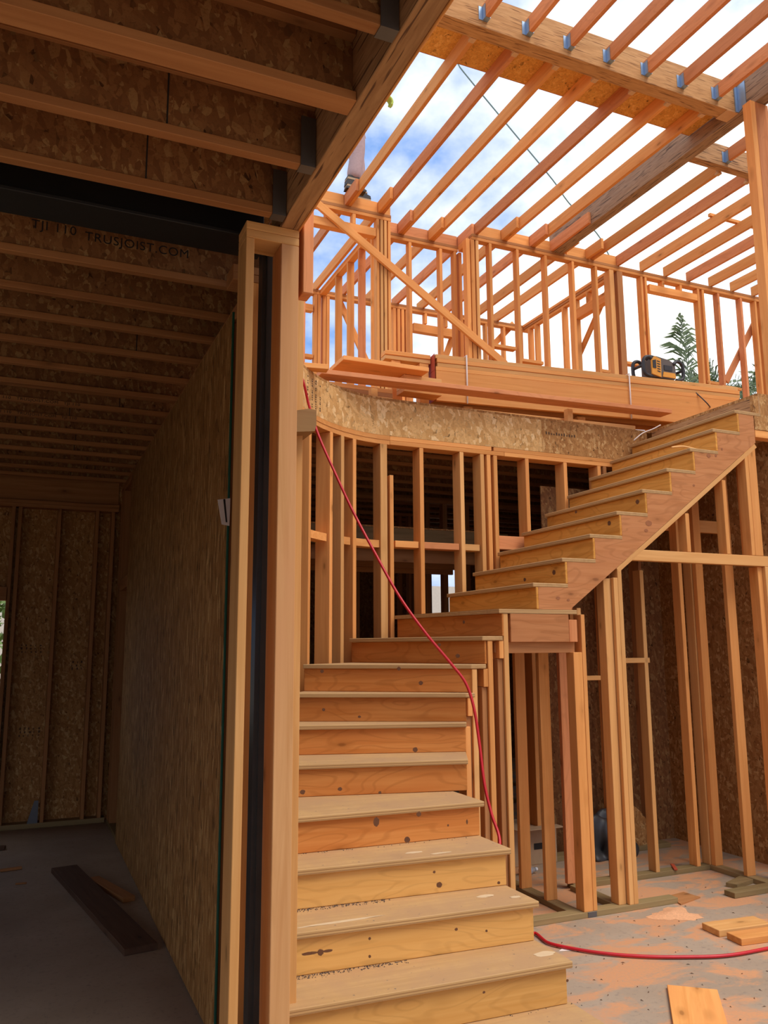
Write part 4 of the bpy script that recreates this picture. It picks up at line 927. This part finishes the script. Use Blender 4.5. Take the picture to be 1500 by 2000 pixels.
floor_board('splintered_scrap', ((1418, 1732), (1440, 1736), (1482, 1722), (1450, 1716)), .03, 'treated', 'splintered scrap leaning behind the greyish offcut', 'scrap')
plank_on('floor_plank', 1352, 1935, 1380, 2060, .25, .018, 'fir', 'pale orange plank lying flat on dusty concrete', 'board')
floor_board('paper_strip', ((1092, 1858), (1098, 1853), (1128, 1852), (1124, 1856)), .002, 'paper', 'white paper strip on floor beside lower step', 'paper')
plank_on('red_shim', 1313, 1690, 1320, 1700, .03, .012, 'red_paint', 'red wooden shim leaning on closet plate', 'shim', None, ST)
# sawdust heaps
def heap(u, v, r, h, label):
    c = at(u, v, z=0); n = 26; V = [(c.x, c.y, h)]; F = []
    for ring in (1, 2, 3):
        for k in range(n):
            a = 2*math.pi*k/n; rr = r*ring/3*(1+.25*math.sin(3*a+u)+.15*random.uniform(-1, 1)); V.append((c.x+rr*1.3*math.cos(a), c.y+rr*math.sin(a), h*(1-ring/3)**1.2*random.uniform(.7, 1.1)+.0008))
    for k in range(n): F.append((0, 1+k, 1+(k+1) % n))
    for ring in range(2):
        for k in range(n): F.append((1+ring*n+k, 1+(ring+1)*n+k, 1+(ring+1)*n+(k+1) % n, 1+ring*n+(k+1) % n))
    o = mesh('sawdust_heap', V, F, 'sawdust', None, True); return tag(o, label, 'sawdust', None, 'stuff')
plain('sawdust', (.74, .38, .19), .95, 0, .3, 70)
heap(1318, 1786, .13, .028, 'low sawdust heap by end of bottom plate')
ch = []
for k in range(90):
    u, v = random.uniform(1080, 1500), random.uniform(1715, 1995); p = at(u, v, z=.004); s = random.uniform(.004, .014); a = random.uniform(0, 3.1)
    dx, dy = math.cos(a)*s, math.sin(a)*s
    ch.append((p, dx, dy))
V = []; F = []
for p, dx, dy in ch:
    b0 = len(V); V += [p+Vector((-dx, -dy, -.003)), p+Vector((dx, dy, -.003)), p+Vector((-dy*.3, dx*.3, .003))]; F.append((b0, b0+1, b0+2))
tag(mesh('wood_chips', V, F, 'weathered'), 'tiny wood chips scattered over the concrete', 'debris', None, 'stuff')
# pale scuffs on treads are real chips of plywood dust; closet clutter
def lump(name, c, sx, sy, sz, mat, seed, n=3, amp=.25):
    bm = bmesh.new(); bmesh.ops.create_icosphere(bm, subdivisions=n, radius=1); rnd = random.Random(seed)
    ph = [(Vector((rnd.uniform(-1, 1), rnd.uniform(-1, 1), rnd.uniform(-1, 1)))*(3+1.6*_), rnd.uniform(0, 6)) for _ in range(7)]
    for v in bm.verts:
        k = 1+amp*sum(math.sin(v.co.dot(p)+q) for p, q in ph)/3; v.co = Vector((v.co.x*sx*k, v.co.y*sy*k, max(-.02, v.co.z*sz*k)))
    me = bpy.data.meshes.new(name); bm.to_mesh(me); bm.free(); me.materials.append(MATS[mat])
    for p in me.polygons: p.use_smooth = True
    o = bpy.data.objects.new(name, me); COL.objects.link(o); o.location = c; return o
tb = at(1180, 1672, z=0); tag(lump('rubbish_bag', (tb.x, tb.y, .022), .24, .17, .27, 'plastic_bag', 3, 5, .38), 'crumpled dark rubbish bag in closet under stair', 'bag')
ap = at(1250, 1660, z=0)
arcp = [(ap.x-.20+.36*math.cos(a), .0+.42*math.sin(a)) for a in [math.pi/2*k/10 for k in range(11)]]+[(ap.x-.26, .42), (ap.x-.26, 0)]
o = prism('arched_offcut', [(p[0], p[1]+.002) for p in arcp], 'y', ap.y, ap.y+.02, 'osb', None); tag(o, 'quarter round strand board offcut leaning in closet', 'offcut')
cb = at(1040, 1690, z=0); cbx = root('cardboard_box', (cb.x, cb.y, 0), 'brown cardboard box on floor seen below landing', 'box')
for nme, a in (('side', (cb.x-.2, cb.x+.25, cb.y, cb.y+.35, .001, .30)),): box('carton', *a, 'cardboard', cbx)
box('flap', cb.x-.2, cb.x+.25, cb.y-.12, cb.y-.002, .302, .308, 'cardboard', cbx); box('printed_mark', cb.x+.02, cb.x+.12, cb.y-.0015, cb.y-.0003, .12, .17, 'ink', cbx)
bt = at(1035, 1700, z=.03); brt = root('water_bottle', (bt.x, bt.y, 0), 'clear plastic water bottle with blue label lying below landing', 'bottle')
bb_ = tube('bottle_body', [Vector((bt.x-.09+.02*k, bt.y, .033)) for k in range(8)], [.028, .032, .032, .032, .032, .030, .018, .013], 'clear_plastic', brt, 14)
tube('bottle_label', [Vector((bt.x-.06, bt.y, .033)), Vector((bt.x+.0, bt.y, .033))], .0328, 'bottle', bb_, 14)
tube('bottle_cap', [Vector((bt.x+.051, bt.y, .033)), Vector((bt.x+.068, bt.y, .033))], .015, 'white_plastic', bb_, 12)
# curled wood strip on a tread
wsx = [at(u, v, y=4.9) for u, v in ((1312, 874), (1318, 873), (1332, 872), (1345, 874), (1360, 878))]
tag(tube('wood_curl', catmull(wsx, 4), .008, 'fir_pale', None, 6), 'pale curled wood strip sticking off upper stair tread', 'scrap')
tw = [at(u, v, y=6.0) for u, v in ((1238, 860), (1255, 846), (1275, 838), (1290, 830))]
tag(tube('loose_strap', catmull(tw, 4), .006, 'white_strap', None, 6), 'loose white strap end curling at top of stair', 'strap')

# ================================================================== worker on the roof
FX, FY, FZ = 3.11, 8.03, ZR+RH+.0
pr = root('person', (FX, FY, FZ), 'person in grey trousers and dark work boots standing on roof framing', 'person')
def skin(name, verts, edges, radii, mat, rootv=0, sub=2):
    me = bpy.data.meshes.new(name); me.from_pydata([Vector(v) for v in verts], edges, []); me.materials.append(MATS[mat])
    o = bpy.data.objects.new(name, me); link(o, pr); o.location = (FX, FY, FZ)
    m = o.modifiers.new('skin', 'SKIN'); m.use_smooth_shade = True
    for i, r in enumerate(radii):
        sv = me.skin_vertices[0].data[i]; sv.radius = (r, r) if isinstance(r, (int, float)) else r; sv.use_root = (i == rootv)
    s = o.modifiers.new('sub', 'SUBSURF'); s.levels = sub; s.render_levels = sub
    return o
hand = at(756, 200, y=FY)-Vector((FX, FY, FZ))
# pelvis, chest, neck, head ; legs ; arms  (facing +X)
V = [(0.02, 0, .95), (.03, 0, 1.12), (.05, 0, 1.33), (.06, 0, 1.47), (.08, 0, 1.56), (.09, 0, 1.66), (.09, 0, 1.76),
     (.03, -.09, .90), (.05, -.10, .50), (-.02, -.10, .10), (.02, .09, .90), (.13, .10, .50), (.14, .10, .10),
     (.05, -.19, 1.40), (.10, -.22, 1.12), tuple(hand+Vector((-.12, -.06, .04))), (.05, .19, 1.40), (.02, .24, 1.12), (.10, .22, .90)]
E_ = [(0, 1), (1, 2), (2, 3), (3, 4), (4, 5), (5, 6), (0, 7), (7, 8), (8, 9), (0, 10), (10, 11), (11, 12), (2, 13), (13, 14), (14, 15), (2, 16), (16, 17), (17, 18)]
Rr = [(.15, .13), (.14, .11), (.17, .12), .06, .075, .10, .075, .09, .062, .045, .09, .062, .045, .06, .048, .032, .06, .048, .032]
skin('body', V, E_, Rr, 'skin')
skin('trousers', [(0.02, 0, .98), (.03, -.09, .88), (.05, -.10, .50), (-.01, -.10, .13), (.02, .09, .88), (.13, .10, .50), (.14, .10, .13)], [(0, 1), (1, 2), (2, 3), (0, 4), (4, 5), (5, 6)], [(.17, .15), .115, .09, .085, .115, .09, .085], 'denim')
skin('shirt', [(.03, 0, .98), (.03, 0, 1.14), (.05, 0, 1.36), (.05, 0, 1.47), (.05, -.19, 1.41), (.10, -.22, 1.13), (.05, .19, 1.41), (.02, .24, 1.13)], [(0, 1), (1, 2), (2, 3), (2, 4), (4, 5), (2, 6), (6, 7)], [(.17, .15), (.165, .13), (.185, .135), .07, .075, .062, .075, .062], 'shirt')
skin('hair', [(.08, 0, 1.73), (.06, 0, 1.80)], [(0, 1)], [.095, .08], 'hair')
for nme, x, y in (('eye', .18, -.035), ('eye', .18, .035)):
    o = lump(nme, (0, 0, 0), .012, .012, .012, 'ink', 1, 2, 0); COL.objects.unlink(o); link(o, pr); o.location = (FX+x, FY+y, FZ+1.68)
o = lump('nose', (0, 0, 0), .02, .014, .025, 'skin', 2, 2, 0); COL.objects.unlink(o); link(o, pr); o.location = (FX+.195, FY, FZ+1.645)
for sy, bx in ((-.10, -.02), (.10, .14)):
    def S2(z0, z1, x0, x1, w, mat, nme, par=None):
        o = prism(nme, [(FX+bx+x0, FZ+z0), (FX+bx+x1, FZ+z0), (FX+bx+x1*.95, FZ+z0+(z1-z0)*.6), (FX+bx+x1*.45 if z1 > .06 else FX+bx+x1*.95, FZ+z1), (FX+bx+x0*.9, FZ+z1)], 'y', FY+sy-w, FY+sy+w, mat, par or pr); return o
    bt_ = S2(.056, .115, -.08, .135, .048, 'boot', 'boot'); S2(0.003, .03, -.085, .15, .05, 'boot', 'sole', bt_); S2(.031, .055, -.08, .14, .046, 'boot_tan', 'welt', bt_)
    S2(.116, .14, -.075, .09, .05, 'boot_tan', 'cuff', bt_); S2(.141, .165, -.07, .08, .05, 'boot', 'tongue', bt_)
# gloved hand: palm and five separate fingers, drooping from the wrist
HV = [Vector((-.12, -.06, .04)), Vector((-.07, -.05, .055)), Vector((-.02, -.04, .03))]
hv = [tuple(hand+v) for v in HV]; he = [(0, 1), (1, 2)]; hr = [.036, (.042, .026), (.042, .022)]
skin('glove', hv, he, hr, 'glove')
for k, (dy, ln) in enumerate(((-.035, .9), (-.012, 1.0), (.012, .95), (.034, .75))):
    b0 = hand+Vector((-.015, -.04+dy, .03)); fv = [tuple(b0), tuple(b0+Vector((.045*ln, 0, -.03*ln))), tuple(b0+Vector((.06*ln, 0, -.075*ln))), tuple(b0+Vector((.04*ln, 0, -.12*ln)))]
    skin('glove_finger', fv, [(0, 1), (1, 2), (2, 3)], [.016, .0155, .0145, .012], 'glove' if k else 'glove')
b0 = hand+Vector((-.06, -.085, .035)); skin('glove_thumb', [tuple(b0), tuple(b0+Vector((.01, -.02, -.035))), tuple(b0+Vector((.015, -.015, -.07)))], [(0, 1), (1, 2)], [.015, .0125, .010], 'glove')

# ================================================================== outdoors
YU = 14.0
cbp = [at(u, v, y=YU) for u, v in ((700, -130), (880, 105), (905, 140), (1000, 255), (1080, 352), (1110, 395), (1165, 455), (1185, 490), (1205, 530))]
tag(tube('overhead_cable', catmull(cbp, 4), .017, 'cable', None, 6), 'thin overhead cable crossing the sky behind rafters', 'cable')
up_ = at(1206, 528, y=YU); ur = root('utility_pole', (up_.x, YU+.1, -.12), 'slim wooden utility pole behind the tall corner post', 'pole')
tube('pole_shaft', [Vector((up_.x, YU+.1, -.12+(up_.z+.3+.12)*k/6)) for k in range(7)], [.085-.004*k for k in range(7)], 'bark', ur, 10)
beam('cross_arm', (up_.x-.09, YU+.02, up_.z), (up_.x+.09, YU+.02, up_.z), .03, .05, 'bark', ur)
def palm(base, hgt, fronds, label, seed, sc_=1.0):
    r = root('palm_tree', base, label, 'palm tree'); B = Vector(base); rnd = random.Random(seed)
    tube('trunk', [B+Vector((0, 0, hgt*k/8)) for k in range(9)], [.22-.008*k for k in range(9)], 'bark', r, 10)
    top = B+Vector((0, 0, hgt))
    for az, tilt, ln in fronds:
        d = Vector((math.cos(az), math.sin(az), 0)); pts = []
        for k in range(15):
            s = k/14; pts.append(top+d*(ln*(math.sin(tilt)*s+.35*math.sin(tilt)*s*s))+Vector((0, 0, ln*(math.cos(tilt)*s-.55*abs(math.sin(tilt))*s*s-.06*s**3))))
        V = []; F = []
        for k in range(14):
            p, q = pts[k], pts[k+1]; t = (q-p).normalized(); side = t.cross(Vector((d.y, -d.x, .15))).normalized(); side2 = t.cross(side)
            w = .035*(1-k/15); i0 = len(V)
            V += [p+side2*w, p-side2*w, q-side2*w, q+side2*w]; F.append((i0, i0+1, i0+2, i0+3))
            if k < 1: continue
            for j in range(7):
                m = p.lerp(q, j/7)
                for sgn in (-1, 1):
                    L_ = ln*.29*math.sin(math.pi*min(1, (k+j/7)/15+.12))*rnd.uniform(.8, 1.1)
                    dd = (side2*sgn*.85+t*.75+Vector((0, 0, -.25))+side*rnd.uniform(-.6, .6)).normalized(); i0 = len(V)
                    mid = m+dd*L_*.55; end = m+dd*L_+Vector((0, 0, -.32*L_)); wv = t*.021*ln/2
                    V += [m-wv*.6, m+wv*.6, mid+wv, mid-wv, end]; F += [(i0, i0+1, i0+2, i0+3), (i0+3, i0+2, i0+4)]
        mesh('frond', V, F, 'palm_leaf', r)
    return r
c = at(1352, 790, y=20); PB = Vector((c.x, c.y, -.12))
palm(PB, c.z-.1, [(2.0, .04, 4.0), (2.6, .75, 2.6), (-.6, .7, 2.2), (1.0, 1.1, 2.0), (4.0, 1.0, 2.0), (5.2, 1.2, 2.0), (3.1, 1.25, 1.9), (.3, 1.2, 2.0)], 'tall palm with upright feathery frond seen through upper window opening', 1)
c = at(1425, 800, y=25); palm(Vector((c.x, c.y, -.12)), c.z-.1, [(2.3, .2, 3.6), (3.0, .5, 3.2), (-.4, .45, 3.4), (.8, 1.0, 1.9), (4.4, 1.0, 1.9), (5.4, .8, 2.0), (1.8, .6, 2.0)], 'shorter palm with arching fronds right of the upper window opening', 2)
def leafy(name, c, sx, sy, sz, n, label, seed, mat='leaf', lf=.09, trunk=None):
    r = root(name, (c[0], c[1], -.12), label, 'tree' if trunk else 'shrub'); rnd = random.Random(seed); V = []; F = []
    for k in range(n):
        a, b = rnd.uniform(0, 6.283), math.acos(rnd.uniform(-1, 1)); rr = rnd.uniform(.45, 1)**.5
        p = Vector((c[0]+sx*rr*math.sin(b)*math.cos(a), c[1]+sy*rr*math.sin(b)*math.sin(a), c[2]+sz*rr*math.cos(b)))
        u = Vector((rnd.uniform(-1, 1), rnd.uniform(-1, 1), rnd.uniform(-1, 1))).normalized()*lf; w = u.orthogonal().normalized()*lf*.4; i0 = len(V)
        V += [p-u, p+w, p+u, p-w]; F.append((i0, i0+1, i0+2, i0+3))
    mesh('foliage', V, F, mat, r)
    tube('trunk', [Vector((c[0], c[1], -.12)), Vector((c[0], c[1], c[2]))], [.12, .06], 'bark', r, 8)
c = at(1500, 752, y=15); leafy('leafy_tree', (c.x+.5, c.y, c.z-1.2), 2.2, 1.6, 1.9, 2600, 'leafy green tree behind the right of upper wall', 4, 'palm_leaf', .14, True)
c = at(0, 1300, y=14); leafy('garden_shrub', (c.x-.4, 14, 1.5), 1.3, .9, 1.7, 2500, 'green garden shrub outside window of dark room', 5, 'leaf', .09)
nb = structure('garden_wall', (4.5, 17, 0), 'pale rendered boundary wall outside the far windows', 'wall')
prism('wall_body', [(-2, -.12), (14, -.12), (14, 3.2), (-2, 3.2)], 'y', 17, 17.2, 'stucco', nb)
